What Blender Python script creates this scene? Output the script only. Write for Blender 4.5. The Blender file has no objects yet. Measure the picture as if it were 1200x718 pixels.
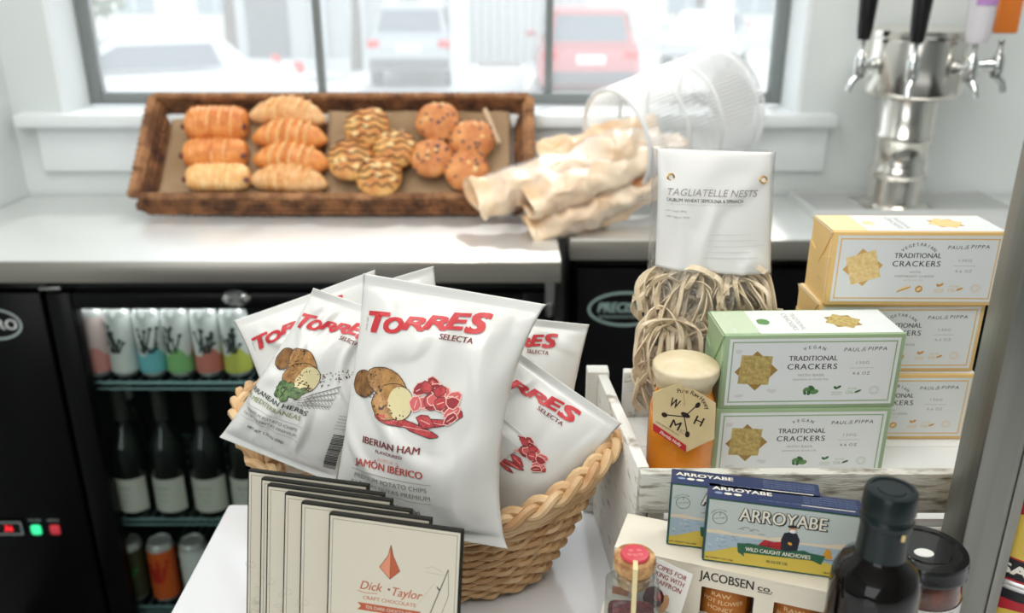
import bpy, bmesh, math, random
from mathutils import Vector, Matrix, noise, geometry
PI = math.pi
R = math.radians
random.seed(7)
scene = bpy.context.scene
COL = scene.collection

# ------------------------------------------------------------------ camera
H = 1.5                       # eye height above the shop floor
TH = R(21.0)                  # looking down
FPX = 1013.0                  # focal length in pixels of the 1200x718 frame
cam_d = bpy.data.cameras.new('camera')
cam_d.sensor_width = 36.0
cam_d.sensor_fit = 'HORIZONTAL'
cam_d.lens = FPX / 1200 * 36.0
cam_d.clip_start = 0.02
cam_d.clip_end = 200
cam_d.dof.use_dof = True
cam_d.dof.focus_distance = 0.77
cam_d.dof.aperture_fstop = 4.6
cam = bpy.data.objects.new('camera', cam_d)
cam.location = (0, 0, H)
cam.rotation_euler = (PI / 2 - TH, 0, 0)
COL.objects.link(cam)
scene.camera = cam

# ------------------------------------------------------------------ daylight, added fill lights, exposure
world = bpy.data.worlds.new('overcast sky')
scene.world = world
world.use_nodes = True
wb = world.node_tree.nodes['Background']
wb.inputs[0].default_value = (0.86, 0.94, 1.0, 1)
wb.inputs[1].default_value = 1.3


def area(name, loc, target, sx, sy, power, color=(1, 1, 1)):
    d = bpy.data.lights.new(name, 'AREA')
    d.shape = 'RECTANGLE'
    d.size, d.size_y = sx, sy
    d.energy = power
    d.color = color
    o = bpy.data.objects.new(name, d)
    o.location = loc
    o.rotation_euler = (Vector(target) - Vector(loc)).to_track_quat('-Z', 'Y').to_euler()
    COL.objects.link(o)
    return o


sun = bpy.data.lights.new('sun', 'SUN')
sun.energy = 1.6
sun.angle = R(4)
sun.color = (1, 0.96, 0.9)
suno = bpy.data.objects.new('sun', sun)
suno.rotation_euler = (R(-38), R(8), 0)
COL.objects.link(suno)
area('overhead_fill_light', (-0.3, -0.2, 2.9), (-0.1, 0.8, 0.9), 1.6, 1.2, 27, (1, 0.97, 0.93))  # unseen fill added overhead to brighten the display
area('overhead_fill_light', (1.2, 0.9, 2.9), (1.1, 1.3, 0.9), 1.0, 0.8, 13, (1, 0.97, 0.93))  # second unseen overhead fill, added over the right side
area('front_fill_light', (-1.6, -3.2, 1.7), (0.1, 1.0, 1.0), 3.0, 2.2, 38, (0.97, 0.98, 1.0))  # unseen fill added behind the camera; the front wall has no opening
area('overhead_fill_light', (-0.7, 1.1, 2.9), (-0.6, 1.5, 0.9), 1.0, 0.8, 12, (1, 0.97, 0.93))  # unseen fill added to lift the back wall and worktop

scene.view_settings.view_transform = 'Standard'
scene.view_settings.look = 'None'
scene.view_settings.exposure = 0.4
scene.view_settings.gamma = 1.0
scene.view_settings.use_curve_mapping = False
try:
    scene.cycles.use_denoising = True
    scene.cycles.transparent_max_bounces = 16
    scene.cycles.max_bounces = 10
    scene.cycles.sample_clamp_indirect = 6
except Exception:
    pass


# ------------------------------------------------------------------ placing helpers
def ray(u, v):
    x = (u - 600) / FPX
    y = (359 - v) / FPX
    return Vector((x, math.cos(TH) + y * math.sin(TH), -math.sin(TH) + y * math.cos(TH)))


CAM = Vector((0, 0, H))


def at_y(u, v, Y):
    r = ray(u, v)
    return CAM + r * (Y / r.y)


def at_drop(u, v, drop):
    r = ray(u, v)
    return CAM + r * (-drop / r.z)


def at_plane(u, v, p0, n):
    r = ray(u, v)
    return CAM + r * ((Vector(p0) - CAM).dot(n) / r.dot(n))


# ------------------------------------------------------------------ materials
def lin(c):
    return tuple(((x / 255) / 12.92 if x / 255 <= 0.04045 else ((x / 255 + 0.055) / 1.055) ** 2.4) for x in c)


MATS = {}


def mat(name, rgb, rough=0.5, metal=0.0, var=0.0, vscale=20.0, bump=0.0, bscale=60.0, spec=0.5, coat=0.0,
        trans=0.0, ior=1.45, rgb2=None, stretch=(1, 1, 1), emit=0.0, sheen=0.0, alpha=1.0, sss=0.0, detail=4.0, contrast=None):
    if name in MATS:
        return MATS[name]
    m = bpy.data.materials.new(name)
    m.use_nodes = True
    nt = m.node_tree
    b = nt.nodes['Principled BSDF']
    c = lin(rgb)
    b.inputs['Base Color'].default_value = (*c, 1)
    b.inputs['Roughness'].default_value = rough
    b.inputs['Metallic'].default_value = metal
    b.inputs['Specular IOR Level'].default_value = spec
    b.inputs['Coat Weight'].default_value = coat
    b.inputs['Transmission Weight'].default_value = trans
    b.inputs['IOR'].default_value = ior
    b.inputs['Sheen Weight'].default_value = sheen
    b.inputs['Alpha'].default_value = alpha
    if sss:
        b.inputs['Subsurface Weight'].default_value = sss
        b.inputs['Subsurface Radius'].default_value = (0.01, 0.006, 0.003)
        b.inputs['Subsurface Scale'].default_value = 1.0
    if emit:
        b.inputs['Emission Color'].default_value = (*c, 1)
        b.inputs['Emission Strength'].default_value = emit
    if var or rgb2 or bump:
        tc = nt.nodes.new('ShaderNodeTexCoord')
        mp = nt.nodes.new('ShaderNodeMapping')
        mp.inputs['Scale'].default_value = stretch
        nt.links.new(tc.outputs['Object'], mp.inputs['Vector'])
    if var or rgb2:
        n = nt.nodes.new('ShaderNodeTexNoise')
        n.inputs['Scale'].default_value = vscale
        n.inputs['Detail'].default_value = detail
        nt.links.new(mp.outputs[0], n.inputs['Vector'])
        r = nt.nodes.new('ShaderNodeValToRGB')
        lo, hi = contrast or (0.35, 0.65)
        r.color_ramp.elements[0].position = lo
        r.color_ramp.elements[1].position = hi
        if rgb2:
            r.color_ramp.elements[0].color = (*lin(rgb2), 1)
            r.color_ramp.elements[1].color = (*c, 1)
        else:
            r.color_ramp.elements[0].color = (*[x * (1 - var) for x in c], 1)
            r.color_ramp.elements[1].color = (*[min(1, x * (1 + var)) for x in c], 1)
        nt.links.new(n.outputs['Fac'], r.inputs[0])
        nt.links.new(r.outputs[0], b.inputs['Base Color'])
    if bump:
        n2 = nt.nodes.new('ShaderNodeTexNoise')
        n2.inputs['Scale'].default_value = bscale
        n2.inputs['Detail'].default_value = 3
        nt.links.new(mp.outputs[0], n2.inputs['Vector'])
        bp = nt.nodes.new('ShaderNodeBump')
        bp.inputs['Strength'].default_value = bump
        bp.inputs['Distance'].default_value = 0.002
        nt.links.new(n2.outputs['Fac'], bp.inputs['Height'])
        nt.links.new(bp.outputs[0], b.inputs['Normal'])
    MATS[name] = m
    return m


def film(name, rgb=(255, 255, 255), gloss=0.25, rough=0.08, haze=0.0, bump=0.0, bscale=30, veil=0.0):
    """thin clear sheet: lets light through, mirrors a little more at grazing angles"""
    if name in MATS:
        return MATS[name]
    m = bpy.data.materials.new(name)
    m.use_nodes = True
    nt = m.node_tree
    nt.nodes.clear()
    out = nt.nodes.new('ShaderNodeOutputMaterial')
    tr = nt.nodes.new('ShaderNodeBsdfTransparent')
    tr.inputs[0].default_value = (*lin(rgb), 1)
    gl = nt.nodes.new('ShaderNodeBsdfGlossy')
    gl.inputs['Roughness'].default_value = rough
    df = nt.nodes.new('ShaderNodeBsdfDiffuse')
    lw = nt.nodes.new('ShaderNodeLayerWeight')
    lw.inputs[0].default_value = gloss
    m1 = nt.nodes.new('ShaderNodeMixShader')
    m2 = nt.nodes.new('ShaderNodeMixShader')
    m1.inputs[0].default_value = haze
    nt.links.new(tr.outputs[0], m1.inputs[1])
    nt.links.new(df.outputs[0], m1.inputs[2])
    cp = nt.nodes.new('ShaderNodeMath')
    cp.operation = 'MINIMUM'
    cp.inputs[1].default_value = 0.32
    nt.links.new(lw.outputs['Fresnel'], cp.inputs[0])
    nt.links.new(cp.outputs[0], m2.inputs[0])
    nt.links.new(m1.outputs[0], m2.inputs[1])
    nt.links.new(gl.outputs[0], m2.inputs[2])
    nt.links.new(m2.outputs[0], out.inputs[0])
    if veil:
        tl = nt.nodes.new('ShaderNodeBsdfTranslucent')
        nt.links.new(tl.outputs[0], m1.inputs[2])
        m1.inputs[0].default_value = veil
    if bump:
        n2 = nt.nodes.new('ShaderNodeTexNoise')
        n2.inputs['Scale'].default_value = bscale
        bp = nt.nodes.new('ShaderNodeBump')
        bp.inputs['Strength'].default_value = bump
        bp.inputs['Distance'].default_value = 0.004
        nt.links.new(n2.outputs['Fac'], bp.inputs['Height'])
        nt.links.new(bp.outputs[0], gl.inputs['Normal'])
        nt.links.new(bp.outputs[0], lw.inputs['Normal'])
    MATS[name] = m
    return m


# ------------------------------------------------------------------ mesh builder
class MB:
    def __init__(s):
        s.v, s.f, s.m = [], [], []

    def add(s, vs, fs, mi=0):
        o = len(s.v)
        s.v += [tuple(p) for p in vs]
        s.f += [tuple(i + o for i in f) for f in fs]
        s.m += [mi] * len(fs)
        return s

    def box(s, c, size, rot=None, bev=0.0, seg=2, mi=0):
        bm = bmesh.new()
        bmesh.ops.create_cube(bm, size=1.0)
        for p in bm.verts:
            p.co = Vector((p.co.x * size[0], p.co.y * size[1], p.co.z * size[2]))
        if bev:
            bmesh.ops.bevel(bm, geom=list(bm.edges), offset=bev, segments=seg, affect='EDGES', profile=0.5)
        M = Matrix.Translation(Vector(c))
        if rot is not None:
            M = M @ (rot.to_4x4() if isinstance(rot, Matrix) else Matrix.Rotation(rot, 4, 'Z'))
        bm.verts.index_update()
        s.add([M @ p.co for p in bm.verts], [[q.index for q in f.verts] for f in bm.faces], mi)
        bm.free()
        return s

    def span(s, a, b, bev=0.0, mi=0):
        a, b = Vector(a), Vector(b)
        return s.box((a + b) / 2, [abs(b[i] - a[i]) for i in range(3)], bev=bev, mi=mi)

    def tube(s, pts, rad, n=8, closed=False, caps=True, flat=None, up=None, mi=0):
        pts = [Vector(p) for p in pts]
        N = len(pts)
        rr = rad if isinstance(rad, (list, tuple)) else [rad] * N
        prev = None
        rings = []
        for i, p in enumerate(pts):
            if closed:
                t = pts[(i + 1) % N] - pts[i - 1]
            else:
                t = pts[min(i + 1, N - 1)] - pts[max(i - 1, 0)]
            if t.length < 1e-9:
                t = Vector((0, 0, 1))
            t.normalize()
            if up is not None:
                a = Vector(up)
                a = (a - t * a.dot(t))
                if a.length < 1e-6:
                    a = t.orthogonal()
            elif prev is None:
                a = t.orthogonal()
            else:
                a = prev - t * prev.dot(t)
                if a.length < 1e-6:
                    a = t.orthogonal()
            a.normalize()
            prev = a
            b = t.cross(a)
            k = flat or 1.0
            rings.append([p + (a * math.cos(2 * PI * j / n + PI / n) + b * math.sin(2 * PI * j / n + PI / n) * k) * rr[i] for j in range(n)])
        vs = [q for r_ in rings for q in r_]
        fs = []
        for i in range(N if closed else N - 1):
            i2 = (i + 1) % N
            for j in range(n):
                j2 = (j + 1) % n
                fs.append((i * n + j, i * n + j2, i2 * n + j2, i2 * n + j))
        if caps and not closed:
            fs.append(tuple(range(n))[::-1])
            fs.append(tuple((N - 1) * n + j for j in range(n)))
        return s.add(vs, fs, mi)

    def lathe(s, prof, n=32, c=(0, 0, 0), M=None, mi=0, ex=1.0, ey=1.0):
        c = Vector(c)
        vs, fs = [], []
        idx = []
        for (r, z) in prof:
            if r < 1e-6:
                idx.append([len(vs)])
                vs.append(Vector((0, 0, z)))
            else:
                idx.append(list(range(len(vs), len(vs) + n)))
                vs += [Vector((r * ex * math.cos(2 * PI * j / n), r * ey * math.sin(2 * PI * j / n), z)) for j in range(n)]
        for a, b in zip(idx[:-1], idx[1:]):
            for j in range(n):
                j2 = (j + 1) % n
                if len(a) == 1 and len(b) == 1:
                    continue
                if len(a) == 1:
                    fs.append((a[0], b[j2], b[j]))
                elif len(b) == 1:
                    fs.append((a[j], a[j2], b[0]))
                else:
                    fs.append((a[j], a[j2], b[j2], b[j]))
        if M is not None:
            vs = [M @ q for q in vs]
        return s.add([q + c for q in vs], fs, mi)

    def grid(s, fn, nu, nv, closeu=False, mi=0, flip=False):
        vs = [fn(i / (nu if closeu else nu - 1), j / (nv - 1)) for j in range(nv) for i in range(nu)]
        fs = []
        for j in range(nv - 1):
            for i in range(nu if closeu else nu - 1):
                i2 = (i + 1) % nu
                f = (j * nu + i, j * nu + i2, (j + 1) * nu + i2, (j + 1) * nu + i)
                fs.append(f[::-1] if flip else f)
        return s.add(vs, fs, mi)

    def prism(s, poly, depth, M, mi=0):
        """poly in the local xy plane, thickened by depth along local z"""
        n = len(poly)
        vs = [M @ Vector((x, y, 0)) for x, y in poly] + [M @ Vector((x, y, depth)) for x, y in poly]
        fs = [tuple(range(n))[::-1], tuple(range(n, 2 * n))] + [(i, (i + 1) % n, n + (i + 1) % n, n + i) for i in range(n)]
        return s.add(vs, fs, mi)

    def build(s, name, mats, parent=None, smooth=40, recalc=True, world=False):
        me = bpy.data.meshes.new(name)
        me.from_pydata(s.v, [], s.f)
        mats = mats if isinstance(mats, (list, tuple)) else [mats]
        for m in mats:
            me.materials.append(m)
        if len(mats) > 1:
            me.polygons.foreach_set('material_index', s.m)
        if recalc:
            bm = bmesh.new()
            bm.from_mesh(me)
            bmesh.ops.recalc_face_normals(bm, faces=list(bm.faces))
            bm.to_mesh(me)
            bm.free()
        if world and parent is not None:
            me.transform(world_of(parent).inverted())
        if smooth:
            me.shade_smooth()
            if smooth < 180:
                me.set_sharp_from_angle(angle=R(smooth))
        me.update()
        o = bpy.data.objects.new(name, me)
        COL.objects.link(o)
        if parent is not None:
            o.parent = parent
        return o


def world_of(o):
    M = o.matrix_basis.copy()
    if o.parent:
        return world_of(o.parent) @ M
    return M


def thing(name, label, cat, loc=(0, 0, 0), rot=(0, 0, 0), group=None):
    o = bpy.data.objects.new(name, None)
    o.empty_display_size = 0.02
    COL.objects.link(o)
    o.location = loc
    o.rotation_euler = rot
    o['label'] = label
    o['category'] = cat
    if group:
        o['group'] = group
    return o


def tag(o, label=None, cat=None, group=None, kind=None):
    if label:
        o['label'] = label
    if cat:
        o['category'] = cat
    if group:
        o['group'] = group
    if kind:
        o['kind'] = kind
    return o


def structure(o, label=None):
    o['kind'] = 'structure'
    if label:
        o['label'] = label
    return o


def dup(o, loc=None, rot=None, label=None, parent=None, scale=None):
    c = o.copy()
    COL.objects.link(c)
    c.parent = parent
    if loc is not None:
        c.location = loc
    if rot is not None:
        c.rotation_euler = rot
    if scale is not None:
        c.scale = scale
    if label:
        c['label'] = label
    for ch in [x for x in COL.objects if x.parent == o]:
        dup(ch, parent=c)
    return c


# ------------------------------------------------------------------ flat print (lettering and pictures as thin ink layers)
_tc = {}


def raw_text(s, bold=0.0, shear=0.0, spacing=1.0):
    k = (s, bold, shear, spacing)
    if k in _tc:
        return _tc[k]
    cu = bpy.data.curves.new('t', 'FONT')
    cu.body = s
    cu.size = 1.0
    cu.offset = bold
    cu.shear = shear
    cu.space_character = spacing
    cu.resolution_u = 3
    o = bpy.data.objects.new('t', cu)
    COL.objects.link(o)
    me = o.to_mesh()
    vs = [(p.co.x, p.co.y) for p in me.vertices]
    me.calc_loop_triangles()
    fs = [tuple(t.vertices) for t in me.loop_triangles]
    o.to_mesh_clear()
    bpy.data.objects.remove(o)
    bpy.data.curves.remove(cu)
    if vs:
        x0 = min(p[0] for p in vs)
        x1 = max(p[0] for p in vs)
    else:
        x0, x1 = 0, 1
    _tc[k] = (vs, fs, x0, x1)
    return _tc[k]


CAP = None


class Ink:
    """collects flat shapes in 2D (metres), each with a material and a layer; emits one mesh laid on a surface"""

    def __init__(s):
        s.items = []

    def poly(s, pts, m, layer=0):
        tri = geometry.tessellate_polygon([[Vector((x, y, 0)) for x, y in pts]])
        s.items.append(([tuple(p) for p in pts], [tuple(t) for t in tri], m, layer))
        return s

    def rect(s, x0, y0, x1, y1, m, layer=0):
        s.items.append(([(x0, y0), (x1, y0), (x1, y1), (x0, y1)], [(0, 1, 2), (0, 2, 3)], m, layer))
        return s

    def frame(s, x0, y0, x1, y1, w, m, layer=0):
        s.rect(x0, y0, x1, y0 + w, m, layer)
        s.rect(x0, y1 - w, x1, y1, m, layer)
        s.rect(x0, y0 + w, x0 + w, y1 - w, m, layer)
        s.rect(x1 - w, y0 + w, x1, y1 - w, m, layer)
        return s

    def ell(s, x, y, rx, ry, m, layer=0, rot=0.0, n=20, jit=0.0, seed=0):
        rnd = random.Random(seed)
        pts = []
        for i in range(n):
            a = 2 * PI * i / n
            k = 1 + (rnd.random() - 0.5) * jit
            px, py = rx * math.cos(a) * k, ry * math.sin(a) * k
            pts.append((x + px * math.cos(rot) - py * math.sin(rot), y + px * math.sin(rot) + py * math.cos(rot)))
        vs = pts + [(x, y)]
        s.items.append((vs, [(i, (i + 1) % n, n) for i in range(n)], m, layer))
        return s

    def ring(s, x, y, rx, ry, w, m, layer=0, n=36):
        vs, fs = [], []
        for i in range(n):
            a = 2 * PI * i / n
            vs += [(x + rx * math.cos(a), y + ry * math.sin(a)), (x + (rx - w) * math.cos(a), y + (ry - w) * math.sin(a))]
            j = (i + 1) % n
            fs += [(2 * i, 2 * j, 2 * j + 1), (2 * i, 2 * j + 1, 2 * i + 1)]
        s.items.append((vs, fs, m, layer))
        return s

    def line(s, pts, w, m, layer=0):
        for (ax, ay), (bx, by) in zip(pts[:-1], pts[1:]):
            L = math.hypot(bx - ax, by - ay) or 1e-9
            nx, ny = -(by - ay) / L * w / 2, (bx - ax) / L * w / 2
            s.items.append(([(ax + nx, ay + ny), (ax - nx, ay - ny), (bx - nx, by - ny), (bx + nx, by + ny)], [(0, 1, 2), (0, 2, 3)], m, layer))
        return s

    def text(s, t, x, y, h, m, w=None, align='c', bold=0.0, shear=0.0, rot=0.0, layer=1, spacing=1.0):
        global CAP
        if CAP is None:
            vs, _, _, _ = raw_text('H')
            CAP = max(p[1] for p in vs)
        vs, fs, x0, x1 = raw_text(t, 0.0, shear, spacing)
        if not vs:
            return s
        sy = h / CAP
        sx = (w / (x1 - x0)) if w else sy
        W = (x1 - x0) * sx
        ox = {'c': -W / 2, 'l': 0, 'r': -W}[align]
        bb = bold / CAP * h
        for kk, (ex, ey) in enumerate(((0, 0),) if not bold else ((-bb, 0), (0, 0), (bb, 0)) if bold < .03 else ((-bb, -bb * .6), (0, 0), (bb, bb * .6), (-bb, bb * .6), (bb, -bb * .6))):
            out = []
            for px, py in vs:
                qx, qy = (px - x0) * sx + ox + ex, py * sy - h / 2 + ey
                out.append((x + qx * math.cos(rot) - qy * math.sin(rot), y + qx * math.sin(rot) + qy * math.cos(rot)))
            s.items.append((out, fs, m, layer + kk * 0.17))
        return s

    def arc(s, t, x, y, r, a0, a1, h, m, bold=0.0, layer=1, up=True):
        n = len(t)
        for i, c in enumerate(t):
            if c == ' ':
                continue
            a = a0 + (a1 - a0) * (i / (n - 1) if n > 1 else 0.5)
            s.text(c, x + r * math.cos(a), y + r * math.sin(a), h, m, rot=(a - PI / 2) if up else (a + PI / 2), bold=bold, layer=layer)
        return s

    def emit(s, name, parent, mp, cell=None, lift=0.0004, step=0.00012, label=None):
        """mp(x, y, off) -> point"""
        order = []
        for it in s.items:
            if it[2] not in order:
                order.append(it[2])
        bm = bmesh.new()
        lay = bm.verts.layers.float.new('lay')
        for vs, fs, m, layer in s.items:
            mi = order.index(m)
            bv = []
            for x, y in vs:
                q = bm.verts.new((x, y, 0))
                q[lay] = layer
                bv.append(q)
            for f in fs:
                try:
                    nf = bm.faces.new([bv[i] for i in f])
                    nf.material_index = mi
                    nf.normal_update()
                    if nf.normal.z < 0:
                        nf.normal_flip()
                except ValueError:
                    pass
        if cell:
            xs = [p.co.x for p in bm.verts]
            ys = [p.co.y for p in bm.verts]
            for ax, lo, hi in ((0, min(xs), max(xs)), (1, min(ys), max(ys))):
                k = math.floor(lo / cell) + 1
                while k * cell < hi:
                    co = Vector((0, 0, 0))
                    no = Vector((0, 0, 0))
                    co[ax] = k * cell
                    no[ax] = 1
                    bmesh.ops.bisect_plane(bm, geom=list(bm.verts) + list(bm.edges) + list(bm.faces), plane_co=co, plane_no=no, dist=1e-7)
                    k += 1
        for p in bm.verts:
            p.co = mp(p.co.x, p.co.y, lift + p[lay] * step)
        me = bpy.data.meshes.new(name)
        bm.to_mesh(me)
        bm.free()
        for m in order:
            me.materials.append(m)
        if cell:
            me.shade_smooth()
        o = bpy.data.objects.new(name, me)
        COL.objects.link(o)
        o.parent = parent
        if label:
            o['label'] = label
        return o


def flatmap(origin, ux, uy):
    origin, ux, uy = Vector(origin), Vector(ux).normalized(), Vector(uy).normalized()
    n = ux.cross(uy)
    return lambda x, y, off: origin + ux * x + uy * y + n * off


def cylmap(r, c=(0, 0, 0)):
    """x runs round the cylinder (0 faces -Y), y is height"""
    c = Vector(c)
    return lambda x, y, off: c + Vector(((r + off) * math.sin(x / r), -(r + off) * math.cos(x / r), y))


def ink(name, rgb, rough=0.5):
    return mat('ink ' + name, rgb, rough=rough)
# ================================================================== the room
WALL_Y = 2.144
M_wall = mat('painted wall', (216, 222, 221), rough=0.75, var=0.015, vscale=2.5)
M_trim = mat('white trim paint', (232, 237, 238), rough=0.4)
M_floor = mat('dark vinyl floor', (58, 55, 52), rough=0.5, rgb2=(44, 42, 40), vscale=9)
M_ceil = mat('ceiling paint', (235, 236, 233), rough=0.9)
WX0, WX1 = -1.10, 0.705       # window opening
WZ0, WZ1 = H - 0.315, 2.35


def strukt(name, mb, m, parent=None, **k):
    o = mb.build(name, m, parent, **k)
    if parent is None:
        o['kind'] = 'structure'
    return o


b = MB()
b.span((-1.222, WALL_Y, 0), (WX0, WALL_Y + 0.16, 3.0))
b.span((WX1, WALL_Y, 0), (3.2, WALL_Y + 0.16, 3.0))
b.span((WX0, WALL_Y, 0), (WX1, WALL_Y + 0.16, WZ0 - 0.03))
b.span((WX0, WALL_Y, WZ1), (WX1, WALL_Y + 0.16, 3.0))
strukt('wall_back', b, M_wall, smooth=0)
b = MB()
b.span((-1.30, 0.9, 0), (-1.222, WALL_Y + 0.16, 3.0))
b.span((-3.3, 0.9, 0), (-1.30, 0.98, 3.0))
b.span((-3.3, -3.5, 0), (-3.2, 0.9, 3.0))
strukt('wall_left', b, M_wall, smooth=0)
strukt('wall_right', MB().span((3.2, -3.5, 0), (3.3, WALL_Y + 0.16, 3.0)), M_wall, smooth=0)
strukt('wall_front', MB().span((-3.3, -3.6, 0), (3.3, -3.5, 3.0)), M_wall, smooth=0)
strukt('floor', MB().span((-3.2, -3.5, -0.1), (3.2, WALL_Y + 0.16, 0)), M_floor, smooth=0)
strukt('ceiling', MB().span((-3.2, -3.5, 3.0), (3.2, WALL_Y + 0.16, 3.1)), M_ceil, smooth=0)

# window: reveal lining, frame, mullions, panes, sill, apron
M_frame = mat('grey window frame', (122, 128, 127), rough=0.45)
M_pane = film('window glass', gloss=0.08, rough=0.02, veil=0.2)  # translucent veil in the glass imitates glare from outside
FY = 2.27
win = thing('window_1', None, None, (0, 0, 0))
for k in ('label', 'category'):
    if k in win:
        del win[k]
win['kind'] = 'structure'
b = MB()
b.span((WX0 - 0.0, WALL_Y - 0.002, WZ0), (WX0 + 0.012, FY + 0.03, WZ1))
b.span((WX1 - 0.012, WALL_Y - 0.002, WZ0), (WX1, FY + 0.03, WZ1))
b.build('reveal', M_trim, win, smooth=0)
b = MB()
fx0, fx1, fz0 = WX0 + 0.012, WX1 - 0.012, WZ0 + 0.002
for a in (((fx0, FY, fz0), (fx0 + 0.03, FY + 0.04, WZ1)), ((fx1 - 0.03, FY, fz0), (fx1, FY + 0.04, WZ1)),
          ((fx0 + 0.03, FY, fz0), (fx1 - 0.03, FY + 0.04, fz0 + 0.028)), ((fx0 + 0.03, FY, WZ1 - 0.03), (fx1 - 0.03, FY + 0.04, WZ1))):
    b.span(*a, bev=0.003)
b.build('window_frame', M_frame, win, smooth=30)
for x in (-0.490, 0.094):
    MB().span((x - 0.009, FY + 0.005, fz0 + 0.028), (x + 0.009, FY + 0.035, WZ1 - 0.03), bev=0.002).build('mullion', M_frame, win, smooth=30)
for x0, x1 in ((fx0 + 0.03, -0.499), (-0.481, 0.085), (0.103, fx1 - 0.03)):
    MB().span((x0, FY + 0.016, fz0 + 0.028), (x1, FY + 0.02, WZ1 - 0.03)).build('pane', M_pane, win, smooth=0)
b = MB()
b.span((-1.20, 2.10, H - 0.345), (0.785, FY, H - 0.315), bev=0.004)
strukt('trim_1', b, M_trim, smooth=30)['label'] = 'white window sill board'
b = MB().span((-1.165, WALL_Y - 0.014, H - 0.458), (0.775, WALL_Y, H - 0.345), bev=0.003)
strukt('trim_2', b, M_trim, smooth=30)['label'] = 'white apron board under the window sill'

# ================================================================== outside the window, colours paled for overexposed haze
GZ = -0.75
M_asph = mat('overexposed asphalt', (216, 217, 216), rough=0.9, var=0.06, vscale=1.2)  # asphalt colour lightened to imitate overexposure
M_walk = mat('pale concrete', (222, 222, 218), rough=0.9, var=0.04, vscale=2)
strukt('street', MB().span((-40, 2.6, GZ - 0.1), (40, 60, GZ)), M_asph, smooth=0)
for n, (y0, y1) in enumerate(((8.6, 9.6), (14.6, 15.0))):
    o = strukt('kerb', MB().span((-16, y0, GZ), (16, y1, GZ + (0.16 if n == 0 else 0.12)), bev=0.03), M_walk, smooth=30)


def make_car(label, color, loc, rz, suv=True, scale=1.0, rear=True, group='parked cars outside the window'):
    """local +Y is the direction the car faces; the tail is at -Y"""
    t = thing('car', label, 'car', loc, (0, 0, rz), group)
    L, W = 4.5, 1.82
    body = mat('car paint %s' % (color,), color, rough=0.25, coat=0.4)
    dark = mat('car glass', (124, 132, 138), rough=0.12)
    rub = mat('car black trim', (104, 106, 108), rough=0.6)  # black lifted to grey, haze put into the colour

    def sec(y, z0, z1, w):
        return [(-w / 2, y, z0), (-w / 2 * 1.04, y, (z0 + z1) / 2), (-w / 2 * 0.92, y, z1), (w / 2 * 0.92, y, z1), (w / 2 * 1.04, y, (z0 + z1) / 2), (w / 2, y, z0)]

    def loft(secs):
        m = MB()
        vs = [p for s_ in secs for p in s_]
        n = len(secs[0])
        fs = []
        for i in range(len(secs) - 1):
            for j in range(n):
                j2 = (j + 1) % n
                fs.append((i * n + j, i * n + j2, (i + 1) * n + j2, (i + 1) * n + j))
        fs.append(tuple(range(n)))
        fs.append(tuple((len(secs) - 1) * n + j for j in range(n)))
        return m.add(vs, fs)
    zb = 1.02 if suv else 0.9
    loft([sec(-2.22, 0.42, 0.86, 1.62), sec(-2.1, 0.34, zb, 1.78), sec(-0.6, 0.3, zb, W), sec(0.9, 0.3, zb, W), sec(2.0, 0.34, 0.82, 1.72), sec(2.25, 0.4, 0.68, 1.5)]).build('body', body, t, smooth=35)
    top = 1.7 if suv else 1.42
    yb = -2.0 if suv else -1.5
    loft([sec(yb, zb - 0.03, zb + 0.05, 1.66), sec(yb + 0.42, zb, top - 0.06, 1.42), sec(-0.4, zb, top, 1.42), sec(0.45, zb, top - 0.05, 1.4), sec(1.35, zb - 0.03, zb + 0.04, 1.6)]).build('cabin', body, t, smooth=35)
    # rear window, windscreen and side glass a little proud of the cabin
    def quad(name, pts, m):
        MB().add(pts, [(0, 1, 2, 3)]).build(name, m, t, smooth=0, recalc=False)
    y0, y1 = yb + 0.06, yb + 0.36
    quad('rear_window', [(-0.68, y0 - 0.03, zb + 0.1), (0.68, y0 - 0.03, zb + 0.1), (0.6, y1 - 0.03, top - 0.14), (-0.6, y1 - 0.03, top - 0.14)], dark)
    quad('windscreen', [(0.68, 1.27, zb + 0.1), (-0.68, 1.27, zb + 0.1), (-0.6, 0.58, top - 0.1), (0.6, 0.58, top - 0.1)], dark)
    for s_ in (-1, 1):
        quad('side_window', [(s_ * 0.83, yb + 0.5, zb + 0.08), (s_ * 0.83, 1.0, zb + 0.08), (s_ * 0.73, 0.4, top - 0.12), (s_ * 0.73, yb + 0.6, top - 0.12)][::s_], dark)
        MB().box((s_ * 0.74, -2.17, 0.9), (0.26, 0.12, 0.16), bev=0.03).build('tail_light', mat('tail light red', (214, 66, 60), rough=0.2), t)
        MB().box((s_ * 0.7, 2.12, 0.7), (0.3, 0.2, 0.12), bev=0.03).build('headlight', mat('headlight', (235, 238, 240), rough=0.1), t)
        MB().box((s_ * 1.02, 0.85, zb + 0.08), (0.2, 0.14, 0.15), bev=0.04).build('side_mirror', body, t)
        for y in (-1.4, 1.4):
            w = MB()
            w.lathe([(0, -0.11), (0.2, -0.11), (0.33, -0.1), (0.34, 0), (0.33, 0.1), (0.2, 0.11), (0, 0.11)], n=20, M=Matrix.Rotation(PI / 2, 4, 'Y'), c=(s_ * 0.8, y, 0.34))
            w.build('wheel', rub, t)
    MB().box((0, -2.2, 0.5), (1.66, 0.12, 0.22), bev=0.04).build('bumper', rub if suv else body, t)
    MB().box((0, -2.2, 0.82), (0.52, 0.06, 0.16), bev=0.01).build('number_plate', mat('plate white', (236, 238, 236), rough=0.4), t)
    return t


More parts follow.
